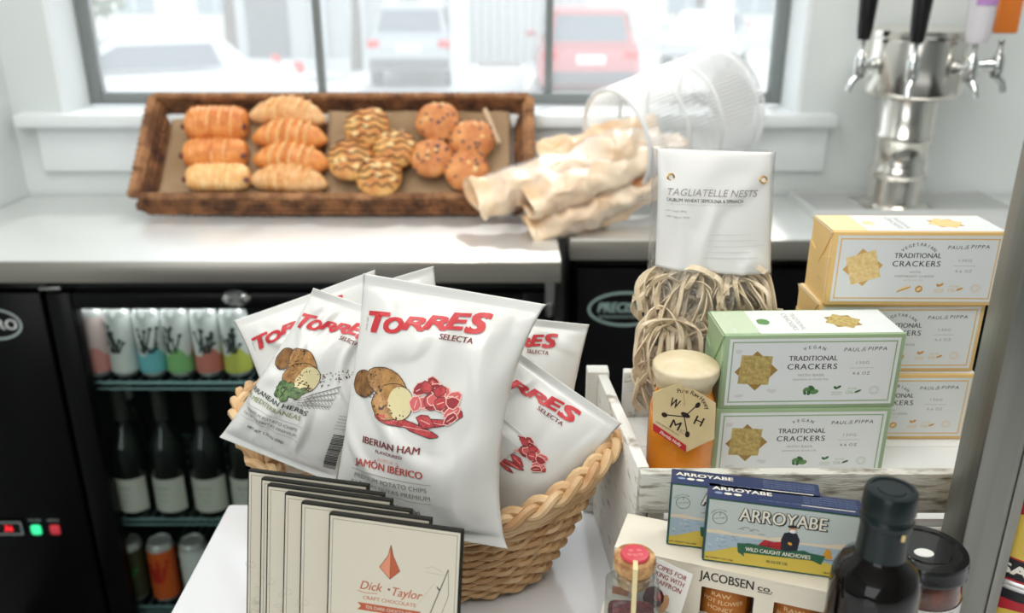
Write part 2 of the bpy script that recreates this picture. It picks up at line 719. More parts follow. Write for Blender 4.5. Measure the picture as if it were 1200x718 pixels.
make_car('silver estate car with red tail lights seen from behind', (186, 192, 195), (-2.15, 20.9, GZ), 0)
make_car('red estate car seen from behind through the right window panes', (198, 116, 116), (1.42, 18.3, GZ), 0)
make_car('white saloon car nose on at the left of the window', (232, 234, 236), (-5.6, 13.6, GZ), R(118), suv=False)
make_car('pale grey car far off at the right of the window', (200, 204, 208), (5.2, 24.0, GZ), R(160), suv=False)

# slatted garage front between the cars, pale shop block, posts, planter, trees
M_side = mat('pale cladding', (206, 208, 206), rough=0.8)
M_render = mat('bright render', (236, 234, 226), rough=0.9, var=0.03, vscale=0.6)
t = thing('garage', 'grey garage front of upright boards between the two parked cars', 'building', (0.1, 24.5, GZ))
for i in range(16):
    MB().box((-1.75 + i * 0.235, 0, 1.6), (0.215, 0.08, 3.2), bev=0.01).build('board', M_side, t)
MB().span((-1.9, 0.06, 0), (1.9, 3.0, 3.3)).build('wall', mat('garage side', (170, 174, 174), rough=0.9), t, smooth=0)
t = thing('building', 'long pale building across the street', 'building', (0, 34, GZ))
MB().span((-26, 0, 0), (26, 6, 6.5)).build('wall', M_render, t, smooth=0)
MB().span((-26.4, -0.4, 6.5), (26.4, 6.4, 6.9)).build('roof', mat('roof edge', (150, 152, 152), rough=0.8), t, smooth=0)
for i, x in enumerate([-17, -14, -11, -8.2, -5.6, 6.5, 9, 11.5, 14]):
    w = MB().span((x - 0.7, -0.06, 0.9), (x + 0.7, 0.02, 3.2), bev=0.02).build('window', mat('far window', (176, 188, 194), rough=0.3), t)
    MB().span((x - 0.03, -0.09, 0.9), (x + 0.03, -0.06, 3.2)).build('glazing_bar', M_trim, w, smooth=0)
t = thing('shop_block', 'grey shop front with dark doorway beyond the white car', 'building', (-5.4, 26, GZ))
MB().span((-2.6, 0, 0), (2.4, 4, 5)).build('wall', mat('shop wall', (204, 206, 206), rough=0.9), t, smooth=0)
MB().span((-2.2, -0.05, 0), (-1.0, 0.02, 4.2)).build('doorway', mat('doorway grey', (128, 132, 134), rough=0.7), t, smooth=0)
for x in (0.0, 1.1, 2.1):
    MB().span((x - 0.32, -0.12, 0), (x + 0.1, 0, 4.6), bev=0.02).build('pilaster', M_trim, t)
for n, (px, pv, Y, r, lb) in enumerate(((541, 100, 12.0, 0.12, 'pale lamp post to the right of the silver car'), (917, 100, 16.0, 0.07, 'thin pole far right beyond the red car'))):
    p = at_y(px, 359, Y)
    q = MB().lathe([(r * 1.5, 0), (r * 1.5, 0.3), (r, 0.36), (r * 0.9, 6), (0, 6)], n=16).build('lamp_post', mat('post paint', (212, 220, 218), rough=0.5), None)
    q.location = ((px - 600) / FPX * (Y * 0.9336 + 0.75), Y, GZ)
    tag(q, lb, 'lamp post', 'posts across the street')
t = thing('planter', 'low white planter trough in front of the grey garage', 'planter', (-0.2, 17.6, GZ))
MB().span((-0.55, 0, 0), (0.45, 0.5, 0.55), bev=0.03).build('trough', M_trim, t)
MB().span((-0.48, 0.06, 0.5), (0.38, 0.44, 0.58)).build('soil', mat('soil', (120, 110, 98), rough=1), t, smooth=0)
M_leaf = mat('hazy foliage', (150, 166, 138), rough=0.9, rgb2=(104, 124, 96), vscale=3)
M_bark = mat('bark', (120, 112, 102), rough=0.9)


def tree(x, y, h, r, label, seed):
    t = thing('tree', label, 'tree', (x, y, GZ), group='trees across the street')
    MB().tube([(0, 0, 0), (0.05, 0, h * 0.4), (0.0, 0.1, h * 0.8)], [0.16, 0.12, 0.05], n=8).build('trunk', M_bark, t)
    rnd = random.Random(seed)
    m = MB()
    for i in range(900):
        d = Vector((rnd.gauss(0, 1), rnd.gauss(0, 1), rnd.gauss(0, 1))).normalized() * r * rnd.random() ** 0.4
        c = Vector((d.x, d.y, h * 0.75 + d.z * 0.8))
        a = Vector((rnd.gauss(0, 1), rnd.gauss(0, 1), rnd.gauss(0, 1))).normalized() * 0.16
        q = a.orthogonal().normalized() * 0.09
        m.add([c - a, c + q, c + a, c - q], [(0, 1, 2, 3)])
    tag(m.build('foliage', M_leaf, t, smooth=0, recalc=False), kind='stuff')
    return t


tree(-8.6, 17.5, 3.6, 1.7, 'leafy tree above the white car at the left of the window', 1)
tree(-6.4, 20.5, 4.0, 1.3, 'smaller leafy tree just right of the white car', 2)
tree(-3.9, 22.5, 3.4, 0.6, 'narrow young tree by the left window mullion', 3)
tree(5.6, 27.5, 4.2, 1.8, 'tree beyond the red car at the right of the window', 4)

# ================================================================== back counter: coolers and steel tops
CT = H - 0.52                 # worktop height
M_steel = mat('worktop steel', (234, 236, 235), rough=0.36, metal=0.6, bump=0.03, bscale=14, stretch=(1, 12, 1))
M_steel_edge = mat('worktop steel edge', (176, 172, 162), rough=0.34, metal=0.9, bump=0.05, bscale=30, stretch=(1, 1, 14))
M_black = mat('black enamel', (7, 7, 9), rough=0.3, spec=0.22)
M_black2 = mat('black gasket', (6, 6, 7), rough=0.55)
M_chrome = mat('chrome', (222, 224, 222), rough=0.08, metal=1.0)
M_glass = film('cooler door glass', gloss=0.1, rough=0.03, rgb=(236, 240, 238))


def worktop(label, x0, x1, y0, y1):
    t = thing('steel_worktop', label, 'worktop', (x0, y0, CT - 0.045))
    w, d = x1 - x0, y1 - y0
    MB().span((0, 0.004, 0.002), (w, d, 0.045), bev=0.0025).build('top', M_steel, t)
    MB().span((0, 0, 0), (w, 0.004, 0.043), bev=0.0015).build('front_edge', M_steel_edge, t)
    return t


LX = 0.096
worktop('long brushed steel worktop under the pastry tray', -1.218, LX, 1.60, 2.13)
worktop('shorter steel worktop carrying the beer tap tower', 0.122, 1.9, 1.744, 2.13)

FYC = 1.625                   # cooler front
# left black cabinet with the controls
def px_on(u, v, Y, org):
    p = at_y(u, v, Y)
    return p.x - org[0], p.z - org[2]

# the cabinet spans from the side wall to the cooler
cx0, cx1 = -1.218, -0.945
t = thing('control_cabinet', 'black cabinet with oval badge, red display and two indicator lights at far left', 'cabinet', (cx0, FYC, 0.0))
MB().span((0, 0.032, 0.02), (cx1 - cx0, 0.48, CT - 0.047), bev=0.004).build('body', M_black, t)
MB().span((0, 0.0, 0.05), (cx1 - cx0, 0.03, CT - 0.075), bev=0.004).build('door', M_black, t)
fm = flatmap((0, 0, 0), (1, 0, 0), (0, 0, 1))
bx, bz = px_on(-4, 380, FYC, (cx0, 0, 0))
g = Ink()
I_pale = ink('badge grey', (176, 190, 186))
I_white = ink('white', (236, 238, 236))
g.ring(bx, bz, 0.052, 0.034, 0.005, I_pale)
g.text('PRO', bx + 0.012, bz, 0.022, I_white, bold=0.02)
g.emit('badge', t, fm)
x, z = px_on(14, 617, FYC, (cx0, 0, 0))
d = MB().span((x - 0.075, -0.006, z - 0.018), (x + 0.026, 0, z + 0.018), bev=0.003).build('display', M_black2, t)
g = Ink()
g.frame(x - 0.07, z - 0.017, x + 0.026, z + 0.017, 0.003, I_pale)
g.text('36', x - 0.004, z, 0.014, mat('red led digits', (255, 40, 50), emit=1.6), layer=1, shear=0.1)
g.emit('display_digits', d, flatmap((0, -0.006, 0), (1, 0, 0), (0, 0, 1)))
for u, c in ((43, (60, 220, 150)), (65, (200, 60, 70))):
    x, z = px_on(u, 620, FYC, (cx0, 0, 0))
    MB().box((x, -0.002, z), (0.022, 0.006, 0.024), bev=0.004).build('indicator_light', mat('led %d' % u, c, emit=0.8 if u == 43 else 0.25), t)
    g = Ink()
    g.text('POWER' if u == 43 else 'DEFROST', x, z + 0.024, 0.006, I_pale, w=0.028)
    g.emit('lettering', t, fm)

# glass door cooler
cx0, cx1 = -0.94, 0.09
W = cx1 - cx0
t = thing('glass_door_cooler', 'black under-counter cooler with a glass door and lit shelves of drinks', 'cooler', (cx0, FYC, 0.0))
DZ0, DZ1 = 0.03, CT - 0.075
b = MB()
b.span((0, 0.035, 0.0), (0.03, 0.48, CT - 0.047))
b.span((W - 0.03, 0.035, 0.0), (W, 0.48, CT - 0.047))
b.span((0.03, 0.46, 0.0), (W - 0.03, 0.48, CT - 0.047))
b.span((0.03, 0.035, CT - 0.075), (W - 0.03, 0.46, CT - 0.047))
b.span((0.03, 0.035, 0.0), (W - 0.03, 0.46, 0.03))
b.build('body', mat('cooler liner', (30, 32, 33), rough=0.5), t, smooth=0)
gx0, gx1 = -0.885 - cx0, 0.02 - cx0
gz1 = at_y(85, 363, FYC).z
b = MB()
b.span((0.004, 0, DZ0), (gx0, 0.035, DZ1), bev=0.005)
b.span((gx1, 0, DZ0), (W - 0.004, 0.035, DZ1), bev=0.005)
b.span((gx0, 0, gz1), (gx1, 0.035, DZ1), bev=0.005)
b.span((gx0, 0, DZ0), (gx1, 0.035, DZ0 + 0.03), bev=0.005)
door = b.build('door_frame', M_black, t)
MB().span((gx0, 0.012, DZ0 + 0.03), (gx1, 0.016, gz1)).build('glass', M_glass, door, smooth=0)
x, z = px_on(277, 349, FYC, (cx0, 0, 0))
b = MB()
b.lathe([(0, 0.010), (0.016, 0.010), (0.021, 0.006), (0.023, 0)], n=28, M=Matrix.Translation((x, 0, z)) @ Matrix.Rotation(PI / 2, 4, 'X') @ Matrix.Diagonal((1.35, 0.75, 1, 1)))
b.build('lock', M_chrome, door)
x, z = px_on(644, 350, FYC, (cx0, 0, 0))
b = MB()
b.box((x, -0.006, z + 0.02), (0.02, 0.012, 0.06), bev=0.003)
b.lathe([(0, -0.014), (0.008, -0.014), (0.01, 0.01), (0, 0.01)], n=12, c=(x, -0.008, z - 0.018))
b.build('hinge', mat('hinge steel', (150, 150, 148), rough=0.3, metal=0.9), t)
x, z = px_on(60, 337, FYC, (cx0, 0, 0))
MB().box((x, -0.004, z), (0.045, 0.008, 0.008), bev=0.002).build('hinge_plate', mat('hinge steel', (150, 150, 148)), t)
M_rail = mat('shelf wire', (120, 150, 150), rough=0.35, metal=0.5)
SH = [H - 0.812, H - 1.157, H - 1.405]
for k, z in enumerate(SH):
    b = MB()
    b.tube([(0.035, 0.045, z - 0.004), (W - 0.035, 0.045, z - 0.004)], 0.004, n=6)
    b.tube([(0.035, 0.045, z - 0.018), (W - 0.035, 0.045, z - 0.018)], 0.003, n=6)
    b.tube([(0.035, 0.43, z - 0.004), (W - 0.035, 0.43, z - 0.004)], 0.004, n=6)
    for i in range(44):
        xx = 0.05 + i * (W - 0.1) / 43
        b.tube([(xx, 0.045, z - 0.003), (xx, 0.43, z - 0.003)], 0.0018, n=4, caps=False)
    b.build('shelf', M_rail, t)
lt = bpy.data.lights.new('cooler_strip_light', 'AREA')
lt.shape = 'RECTANGLE'
lt.size, lt.size_y, lt.energy, lt.color = 0.9, 0.03, 0.95, (0.95, 0.98, 1.0)
lo = bpy.data.objects.new('cooler_strip_light', lt)
lo.location = (-0.5, FYC + 0.05, gz1 + 0.012)
lo.rotation_euler = (R(18), 0, 0)
COL.objects.link(lo)

# drinks on the shelves
M_alu = mat('can aluminium', (222, 222, 220), rough=0.28, metal=0.6)


def can(u, v, label, low, top, art, group, r=0.029, h=0.155, drop=0.808, full=None, y=1.70):
    p = at_y(u, v, y)
    t = thing('drink_can', label, 'can', (p.x, y, H - drop), (0, 0, R(random.uniform(-20, 20))), group)
    MB().lathe([(0, 0.004), (r * 0.75, 0.001), (r * 0.86, 0.004), (r, 0.014), (r, h - 0.014), (r * 0.88, h - 0.003), (r * 0.84, h), (r * 0.8, h - 0.004), (0, h - 0.004)], n=24).build('body', M_alu, t)
    g = Ink()
    c = 2 * PI * r
    x0, x1 = -c / 2, c / 2 * 0.999
    if full:
        g.rect(x0, 0.014, x1, h - 0.016, full, 0)
    else:
        g.rect(x0, 0.014, x1, h - 0.016, top, 0)
        pts = [(x0, 0.014), (x1, 0.014), (x1, 0.06)]
        for i in range(12):
            pts.append((x1 - (i + 1) * c / 13, 0.062 + 0.014 * math.sin(i * 1.7)))
        pts.append((x0, 0.06))
        g.poly(pts, low, 1)
    if art:
        rnd = random.Random(u)
        for k in range(10):
            a = rnd.uniform(0.2, 2.9)
            x = rnd.uniform(-0.012, 0.012)
            L = rnd.uniform(0.02, 0.05)
            g.line([(x, 0.06), (x + L * 0.6 * math.cos(a), 0.06 + L * 1.4 * math.sin(a))], 0.004, art, 2)
            g.ell(x + L * 0.6 * math.cos(a), 0.06 + L * 1.4 * math.sin(a), 0.005, 0.004, art, 2, n=8)
    g.emit('printed_sleeve', t, cylmap(r, (0, 0, 0)), cell=0.008, lift=0.0005)
    return t


I_can = ink('can white', (226, 228, 226))
I_flow = ink('can flower grey', (58, 66, 66))
G1 = 'tall cans on the top shelf of the cooler'
can(120, 443, 'tall white can with pink blotches, leftmost on the top shelf', ink('c pink', (226, 150, 146)), ink('c palepink', (232, 205, 202)), None, G1)
can(151, 443, 'tall white can with small grey marks beside the pink blotched can', I_can, I_can, I_flow, G1)
can(184, 443, 'tall can with a turquoise lower half and dark flowers', ink('c blue', (120, 196, 206)), I_can, I_flow, G1)
can(216, 443, 'tall can with a light green lower half and dark flowers', ink('c green', (140, 196, 128)), I_can, I_flow, G1)
can(249, 443, 'tall can with a salmon pink lower half and dark flowers', ink('c salmon', (214, 128, 116)), I_can, I_flow, G1)
can(282, 443, 'tall can with a yellow lower half beside the salmon can', ink('c yellow', (206, 206, 96)), I_can, I_flow, G1)
G3 = 'cans on the bottom shelf of the cooler'
can(163, 705, 'gold topped can with a green band on the bottom shelf', None, None, ink('c leaf', (40, 140, 70)), G3, drop=1.40, full=ink('c olive', (70, 74, 50)), r=0.031, h=0.16)
can(199, 705, 'orange and red can with silver top on the bottom shelf', None, None, ink('c red', (190, 40, 30)), G3, drop=1.40, full=ink('c orange', (214, 96, 36)), r=0.031, h=0.16)
can(236, 705, 'white can with a dark silver top on the bottom shelf', I_can, I_can, None, G3, drop=1.40, r=0.031, h=0.16)

M_bottle = mat('dark wine glass', (14, 20, 16), rough=0.06, coat=0.6)
I_lab = ink('wine label', (206, 204, 194))


def wine(u, v, label, y=1.71, first=True):
    p = at_y(u, v, y)
    t = thing('wine_bottle', label, 'bottle', (p.x, y, SH[1]), (0, 0, R(random.uniform(-15, 15))), 'dark wine bottles on the middle shelf of the cooler')
    MB().lathe([(0, 0.002), (0.034, 0), (0.039, 0.006), (0.0395, 0.16), (0.037, 0.185), (0.02, 0.215), (0.0145, 0.235), (0.0135, 0.295), (0.015, 0.297), (0.015, 0.31), (0, 0.311)], n=28).build('glass_body', M_bottle, t)
    MB().lathe([(0.0155, 0.24), (0.0152, 0.305), (0.0158, 0.312), (0, 0.3125)], n=20).build('neck_foil', mat('neck foil', (64, 66, 62), rough=0.3, metal=0.3), t)
    g = Ink()
    g.rect(-0.052, 0.02, 0.052, 0.105, I_lab, 0)
    for k in range(3):
        g.text(('BLANC', 'DE VAL', '2019')[k], 0, 0.082 - k * 0.016, 0.006 if k else 0.009, ink('label grey', (150, 150, 144)), layer=1)
    g.emit('label_paper', t, cylmap(0.0397), cell=0.008)
    return t


for u, lb in ((128, 'wine bottle partly behind the door frame, leftmost on the middle shelf'), (163, 'white labelled wine bottle above the gold topped can'),
              (207, 'white labelled wine bottle above the orange and red can'), (252, 'white labelled wine bottle above the white topped can'),
              (296, 'white labelled wine bottle half hidden behind the wicker basket')):
    wine(u, 597, lb, y=1.70 if u != 128 else 1.74)
p = at_y(150, 520, 1.80)
t = wine(171, 597, 'tall bottle with a pale neck band in the back row of the middle shelf', y=1.81)
MB().lathe([(0.0165, 0.235), (0.0162, 0.28), (0.0, 0.281)], n=20).build('neck_band', mat('neck band', (170, 172, 164), rough=0.5), t)

# keg cooler under the tap tower
kx0, kx1 = 0.136, 1.85
t = thing('keg_cooler', 'black keg cooler with an oval maker badge below the tap tower', 'cooler', (kx0, 1.762, 0))
MB().span((0, 0.03, 0.02), (kx1 - kx0, 0.36, CT - 0.047), bev=0.004).build('body', M_black, t)
d = MB().span((0.004, 0, 0.05), (0.78, 0.028, CT - 0.07), bev=0.004).build('door', M_black, t)
MB().span((0.79, 0, 0.05), (kx1 - kx0 - 0.004, 0.028, CT - 0.07), bev=0.004).build('door', M_black, t)
q = at_y(733, 362, 1.762)
bx, bz = q.x - kx0, q.z
g = Ink()
I_tl = ink('badge teal grey', (150, 176, 170))
g.ring(bx, bz, 0.083, 0.041, 0.006, I_tl)
g.text('PRECISION', bx + 0.002, bz + 0.004, 0.021, I_tl, w=0.125, bold=0.03, shear=0.25)
g.text('REFRIGERATION PRODUCTS', bx, bz - 0.018, 0.006, I_tl, w=0.115, bold=0.02)
g.emit('badge', d, fm)

# ------------------------------------------------------------------ tap tower
t = thing('beer_tap_tower', 'polished steel beer tap tower with a drum head', 'beer tap', (0.0, 0.0, 0.0))
TY = 1.99
base = at_y(1047, 233, TY)
base = Vector((base.x, TY, CT + 0.012))
t.location = base
hz = at_y(1075, 70, TY).z - base.z      # drum centre
M_pol = mat('polished steel', (232, 228, 220), rough=0.17, metal=1.0)
b = MB()
b.lathe([(0, 0), (0.075, 0), (0.075, 0.006), (0.062, 0.01), (0.060, 0.02), (0.0595, 0.070), (0.0645, 0.076), (0.0645, 0.088), (0.0595, 0.094), (0.0595, 0.15), (0.0645, 0.156), (0.0645, 0.168), (0.0595, 0.174), (0.0595, hz - 0.078)], n=48)
b.build('column', M_pol, t)
b = MB()
zb, zt = hz - 0.08, hz + 0.068
b.lathe([(0.0, zb), (0.09, zb), (0.101, zb + 0.006), (0.105, zb + 0.016), (0.105, zt - 0.03), (0.103, zt - 0.022), (0.105, zt - 0.018), (0.103, zt - 0.004), (0.09, zt + 0.003), (0, zt + 0.004)], n=56)
b.build('drum_head', M_pol, t)
handles = [(194, (18, 18, 20), 'black'), (244, (16, 16, 18), 'black'), (-64, (225, 222, 226), 'white'), (-16, (226, 128, 52), 'orange')]
for a, c, nm in handles:
    ar = R(a)
    dx, dy = math.cos(ar), math.sin(ar)
    L = {194: 0.14, 244: 0.14, -64: 0.14, -16: 0.165}[a]
    o0 = Vector((dx * 0.1, dy * 0.1, hz - 0.008))
    o1 = Vector((dx * L, dy * L, hz - 0.008))
    b = MB()
    b.tube([o0, o0.lerp(o1, 0.35), o0.lerp(o1, 0.36), o0.lerp(o1, 0.6), o0.lerp(o1, 0.61), o1], [0.014, 0.014, 0.010, 0.010, 0.014, 0.013], n=14)
    b.lathe([(0, -0.028), (0.011, -0.026), (0.014, -0.012), (0.014, 0.012), (0.011, 0.022), (0.006, 0.03), (0.006, 0.05), (0.009, 0.054), (0.0, 0.056)], n=14, c=o1)
    b.tube([o1 + Vector((0, 0, -0.02)), o1 + Vector((dx * 0.016, dy * 0.016, -0.036)), o1 + Vector((dx * 0.022, dy * 0.022, -0.056))], [0.008, 0.0075, 0.007], n=10)
    f = b.build('faucet', M_chrome, t)
    hb = MB()
    z0 = o1.z + 0.052
    if nm == 'orange':
        hb.box((o1.x, o1.y, z0 + 0.11), (0.05, 0.022, 0.19), bev=0.004)
    elif nm == 'white':
        hb.lathe([(0, 0), (0.02, 0.0), (0.026, 0.02), (0.028, 0.2), (0, 0.2)], n=16, c=(o1.x, o1.y, z0))
    else:
        hb.lathe([(0, 0), (0.013, 0.001), (0.016, 0.02), (0.021, 0.11), (0.024, 0.19), (0, 0.195)], n=16, c=(o1.x, o1.y, z0))
    ho = hb.build('tap_handle', mat('tap handle ' + nm, c, rough=0.25), f)
    ho['label'] = nm + ' tap handle'
    if nm == 'white':
        g = Ink()
        g.rect(-0.025, 0.075, 0.025, 0.1, ink('lilac', (186, 140, 200)))
        mb_ = g
        g.emit('lilac_band', t, cylmap(0.0275, (o1.x, o1.y, z0)), cell=0.008)
t = thing('drip_tray', 'steel drip tray with a slotted grille under the tap tower', 'tray', (0, 0, CT))
pl, pr = at_y(950, 250, 1.93), at_y(1182, 250, 1.93)
b = MB()
x0, x1, y0, y1 = pl.x, pr.x + 0.02, 1.915, 2.11
b.span((x0, y0, 0), (x1, y1, 0.004))
b.span((x0, y0, 0.004), (x1, y0 + 0.008, 0.02))
b.span((x0, y1 - 0.008, 0.004), (x1, y1, 0.02))
b.span((x0, y0 + 0.008, 0.004), (x0 + 0.008, y1 - 0.008, 0.02))
b.span((x1 - 0.008, y0 + 0.008, 0.004), (x1, y1 - 0.008, 0.02))
b.build('pan', M_steel, t, smooth=0)
n = 60
b = MB()
for i in range(n):
    xx = x0 + 0.012 + i * (x1 - x0 - 0.024) / (n - 1)
    for ya, yb in ((y0 + 0.01, TY - 0.078), (TY + 0.078, y1 - 0.01)) if abs(xx - base.x) < 0.08 else ((y0 + 0.01, y1 - 0.01),):
        if yb > ya:
            b.box((xx, (ya + yb) / 2, 0.0145), (0.0026, yb - ya, 0.005))
tag(b.build('grille', M_steel, t, smooth=0), kind='stuff')
# ================================================================== pastry tray on the back counter
M_wick = mat('dark wicker rope', (138, 92, 56), rough=0.8, rgb2=(72, 44, 28), vscale=28, bump=0.8, bscale=220)
M_wick_l = mat('paler wicker rim', (176, 128, 88), rough=0.8, rgb2=(110, 72, 46), vscale=24, bump=0.8, bscale=220)  # paler rope for the rim coils
tx0, tx1 = -0.832, 0.018
P0 = Vector((0, 1.930, CT + 0.004))           # bottom front edge
SL = Vector((0, 0.707, 0.707))                # up the slope
SN = Vector((0, -0.707, 0.707))               # out of the slope
SLEN = 0.285
t = thing('wicker_tray', 'long dark wicker tray tilted up against the window sill, full of pastries', 'tray', (tx0, P0.y, P0.z))


def rope(m, a, b_, r, seed):
    rnd = random.Random(seed)
    a, b_ = Vector(a), Vector(b_)
    n = max(10, int((b_ - a).length / 0.008))
    pts, rr = [], []
    for i in range(n + 1):
        pts.append(a.lerp(b_, i / n) + Vector((rnd.uniform(-1, 1), rnd.uniform(-1, 1), rnd.uniform(-1, 1))) * 0.001)
        rr.append(r * (1.0 + 0.13 * (1 if i % 2 else -1) + rnd.uniform(-.06, .06)))
    m.tube(pts, rr, n=8)


def slope(x, s, n):
    return Vector((x, 0, 0)) + Vector((0, P0.y, P0.z)) + SL * s + SN * n


w = Vector((0, 0, 0))
MB().add([slope(x, s, n) for n in (0, 0.008) for s in (0.0, SLEN) for x in (tx0 + 0.02, tx1 - 0.02)],
         [(0, 1, 3, 2), (4, 6, 7, 5), (0, 4, 5, 1), (1, 5, 7, 3), (3, 7, 6, 2), (2, 6, 4, 0)]).build('base', M_wick, t, smooth=0, world=True)
for k in range(4):                             # front wall, upright
    m = MB()
    rope(m, (tx0 - 0.004 * k, 1.930 - 0.004 * k, CT + 0.012 + 0.013 * k), (tx1 + 0.004 * k, 1.930 - 0.004 * k, CT + 0.012 + 0.013 * k), 0.0085, k)
    m.build('front_coil', M_wick if k < 3 else M_wick_l, t, world=True)
for sx, X in ((-1, tx0), (1, tx1)):
    for k in range(5):
        m = MB()
        off = sx * (0.007 * k - 0.004)
        a = slope(X + off, 0.0, 0.008 + 0.011 * k)
        if k >= 3:
            a = Vector((X + off, 1.92 - 0.003 * k, CT + 0.05 + 0.004 * (k - 3)))
        b_ = slope(X + off, SLEN, 0.0 + 0.013 * k)
        rope(m, a, b_, 0.010 if k < 4 else 0.0115, 20 + k)
        m.build('side_coil', M_wick if k < 3 else M_wick_l, t, world=True)
    m = MB()
    for q in (0.45, 0.6):
        pass
for k in range(5):
    m = MB()
    rope(m, slope(tx0 - 0.006 * k, SLEN + 0.003 * k, 0.0 + 0.0125 * k), slope(tx1 + 0.006 * k, SLEN + 0.003 * k, 0.0 + 0.0125 * k), 0.0088, 40 + k)
    m.build('back_coil', M_wick if k < 4 else M_wick_l, t, world=True)
rs = random.Random(5)

# parchment under the bakes
M_parch = mat('brown parchment', (176, 150, 118), rough=0.8, rgb2=(150, 122, 90), vscale=6)


def parch(label, x0, x1, s0, s1, n0, seed):
    def fn(a, c):
        x = x0 + (x1 - x0) * a
        s = s0 + (s1 - s0) * c
        z = 0.004 * noise.noise(Vector((x * 14, s * 18, seed))) + n0 + 0.018 * max(0, c - 0.8) * 5 * (0.6 + 0.6 * noise.noise(Vector((x * 20, seed, 0))))
        return slope(x, s, z)
    o = MB().grid(fn, 40, 24).build('parchment_sheet', M_parch, None, smooth=180)
    md = o.modifiers.new('thickness', 'SOLIDIFY')
    md.thickness = 0.0006
    tag(o, label, 'paper', 'parchment sheets lining the tray')


parch('brown parchment sheet under the muffins', -0.44, -0.005, 0.01, 0.27, 0.015, 1)
parch('brown parchment sheet under the croissants', -0.815, -0.455, 0.01, 0.25, 0.013, 2)

# --- bakes
M_crust = mat('baked crust', (236, 160, 88), rough=0.42, rgb2=(204, 116, 52), vscale=40, bump=0.5, bscale=120, coat=0.15)
M_crust_l = mat('pale crust', (238, 192, 138), rough=0.5, rgb2=(216, 148, 86), vscale=35, bump=0.5, bscale=120)
M_jam = mat('dark jam', (90, 22, 20), rough=0.25)
M_pale_d = mat('pale pastry edge', (244, 206, 148), rough=0.5, rgb2=(228, 168, 100), vscale=60)


def ribbed(name, label, u, v, L, r, m, seed, tilt=0.0):
    """straight pastry wound with strips of dough, dark jam at the ends"""
    p = at_plane(u, v, P0 + SN * 0.035, SN)
    t = thing(name, label, 'pastry', p - SN * 0.0, (R(45), 0, 0), 'ribbed jam pastries')
    nr = 11

    def fn(a, c):
        ang = 2 * PI * a
        x = (c - 0.5) * L
        ph = c * nr + 0.25 * math.sin(ang + seed)
        k = (1 - abs(2 * c - 1) ** 5) ** 0.5 if 0 < c < 1 else 0.0
        rr = r * (0.25 + 0.75 * k) * (1 + 0.10 * abs(math.sin(PI * ph))) * (1 + 0.05 * noise.noise(Vector((x * 40, ang, seed))))
        if c in (0.0, 1.0):
            rr = 0.0005
        return Vector((x, rr * math.cos(ang), rr * 0.85 * math.sin(ang)))
    MB().grid(fn, 28, 90, closeu=True).build('dough', m, t, smooth=180)
    for s_ in (-1, 1):
        MB().lathe([(0, -0.005), (0.006, -0.004), (0.008, 0), (0.006, 0.004), (0, 0.005)], n=12, c=(s_ * L * 0.47, -r * 0.45, r * 0.45)).build('jam_filling', M_jam, t)
    for i in range(4, 9):
        x = (i / nr - 0.5 + 0.04) * L
        pts = [Vector((x + 0.002 * math.sin(q), r * 1.05 * math.cos(q), r * 0.9 * math.sin(q))) for q in [R(-30 + 24 * j) for j in range(10)]]
        if (i + seed) % 2:
            MB().tube(pts, 0.0022, n=6).build('dough_strip', M_pale_d, t)
    return t


ribbed('jam_pastry', 'ribbed jam pastry at the top left of the tray', 255, 146, 0.150, 0.043, M_crust, 1)
ribbed('jam_pastry', 'ribbed jam pastry in the middle of the left column, jagged right end', 253, 180, 0.150, 0.036, M_crust, 2)
ribbed('jam_pastry', 'palest ribbed jam pastry at the bottom of the left column', 256, 208, 0.148, 0.033, M_pale_d, 3)


def croissant(label, u, v, L, r, m, bend, rz, seed, lift=0.035):
    p = at_plane(u, v, P0 + SN * lift, SN)
    t = thing('croissant', label, 'croissant', p, (R(45), 0, 0), 'croissants in the wicker tray')

    def fn(a, c):
        ang = 2 * PI * a
        q = 2 * c - 1
        x = q * L / 2
        y = bend * (1 - q * q) - bend * 0.6
        env = max(0.0, 1 - abs(q) ** 2.2) ** 0.62
        step = (abs(q) * 4.2 + 0.12 * math.sin(ang * 1 + seed)) % 1.0
        rr = r * env * (1 + 0.13 * (1 - step)) * (1 + 0.06 * noise.noise(Vector((x * 30, ang * 1.3, seed)))) + 0.0004
        pt = Vector((x, y + rr * math.cos(ang), rr * 0.9 * math.sin(ang)))
        pt.rotate(Matrix.Rotation(rz, 3, 'Z'))
        return pt
    MB().grid(fn, 26, 100, closeu=True).build('dough', m, t, smooth=180)
    for s_ in (-0.45, -0.2, 0.06, 0.3, 0.5):
        q = s_
        env = max(0.0, 1 - abs(q) ** 2.2) ** 0.62
        pts = []
        for j in range(9):
            ang = R(-20 + 25 * j)
            rr = r * env * 1.11
            pt = Vector((q * L / 2 + 0.004 * math.sin(ang * 2), bend * (1 - q * q) - bend * 0.6 + rr * math.cos(ang), rr * 0.9 * math.sin(ang)))
            pt.rotate(Matrix.Rotation(rz, 3, 'Z'))
            pts.append(pt)
        MB().tube(pts, [0.001, 0.0028, 0.0036, 0.004, 0.0042, 0.004, 0.0036, 0.0028, 0.001], n=6).build('dough_fold', M_pale_d, t)
    return t


croissant('pale floury croissant, topmost of the croissant column', 338, 134, 0.184, 0.034, M_crust_l, 0.018, R(-4), 1, 0.045)
croissant('golden croissant, second from the top of the column', 340, 160, 0.178, 0.035, M_crust, 0.014, R(-2), 2, 0.04)
croissant('golden croissant, third from the top of the column', 342, 187, 0.180, 0.035, M_crust, 0.014, R(-5), 3)
croissant('golden croissant with a pale right end at the bottom of the column', 339, 211, 0.182, 0.034, M_crust_l, 0.012, R(-4), 4, 0.03)

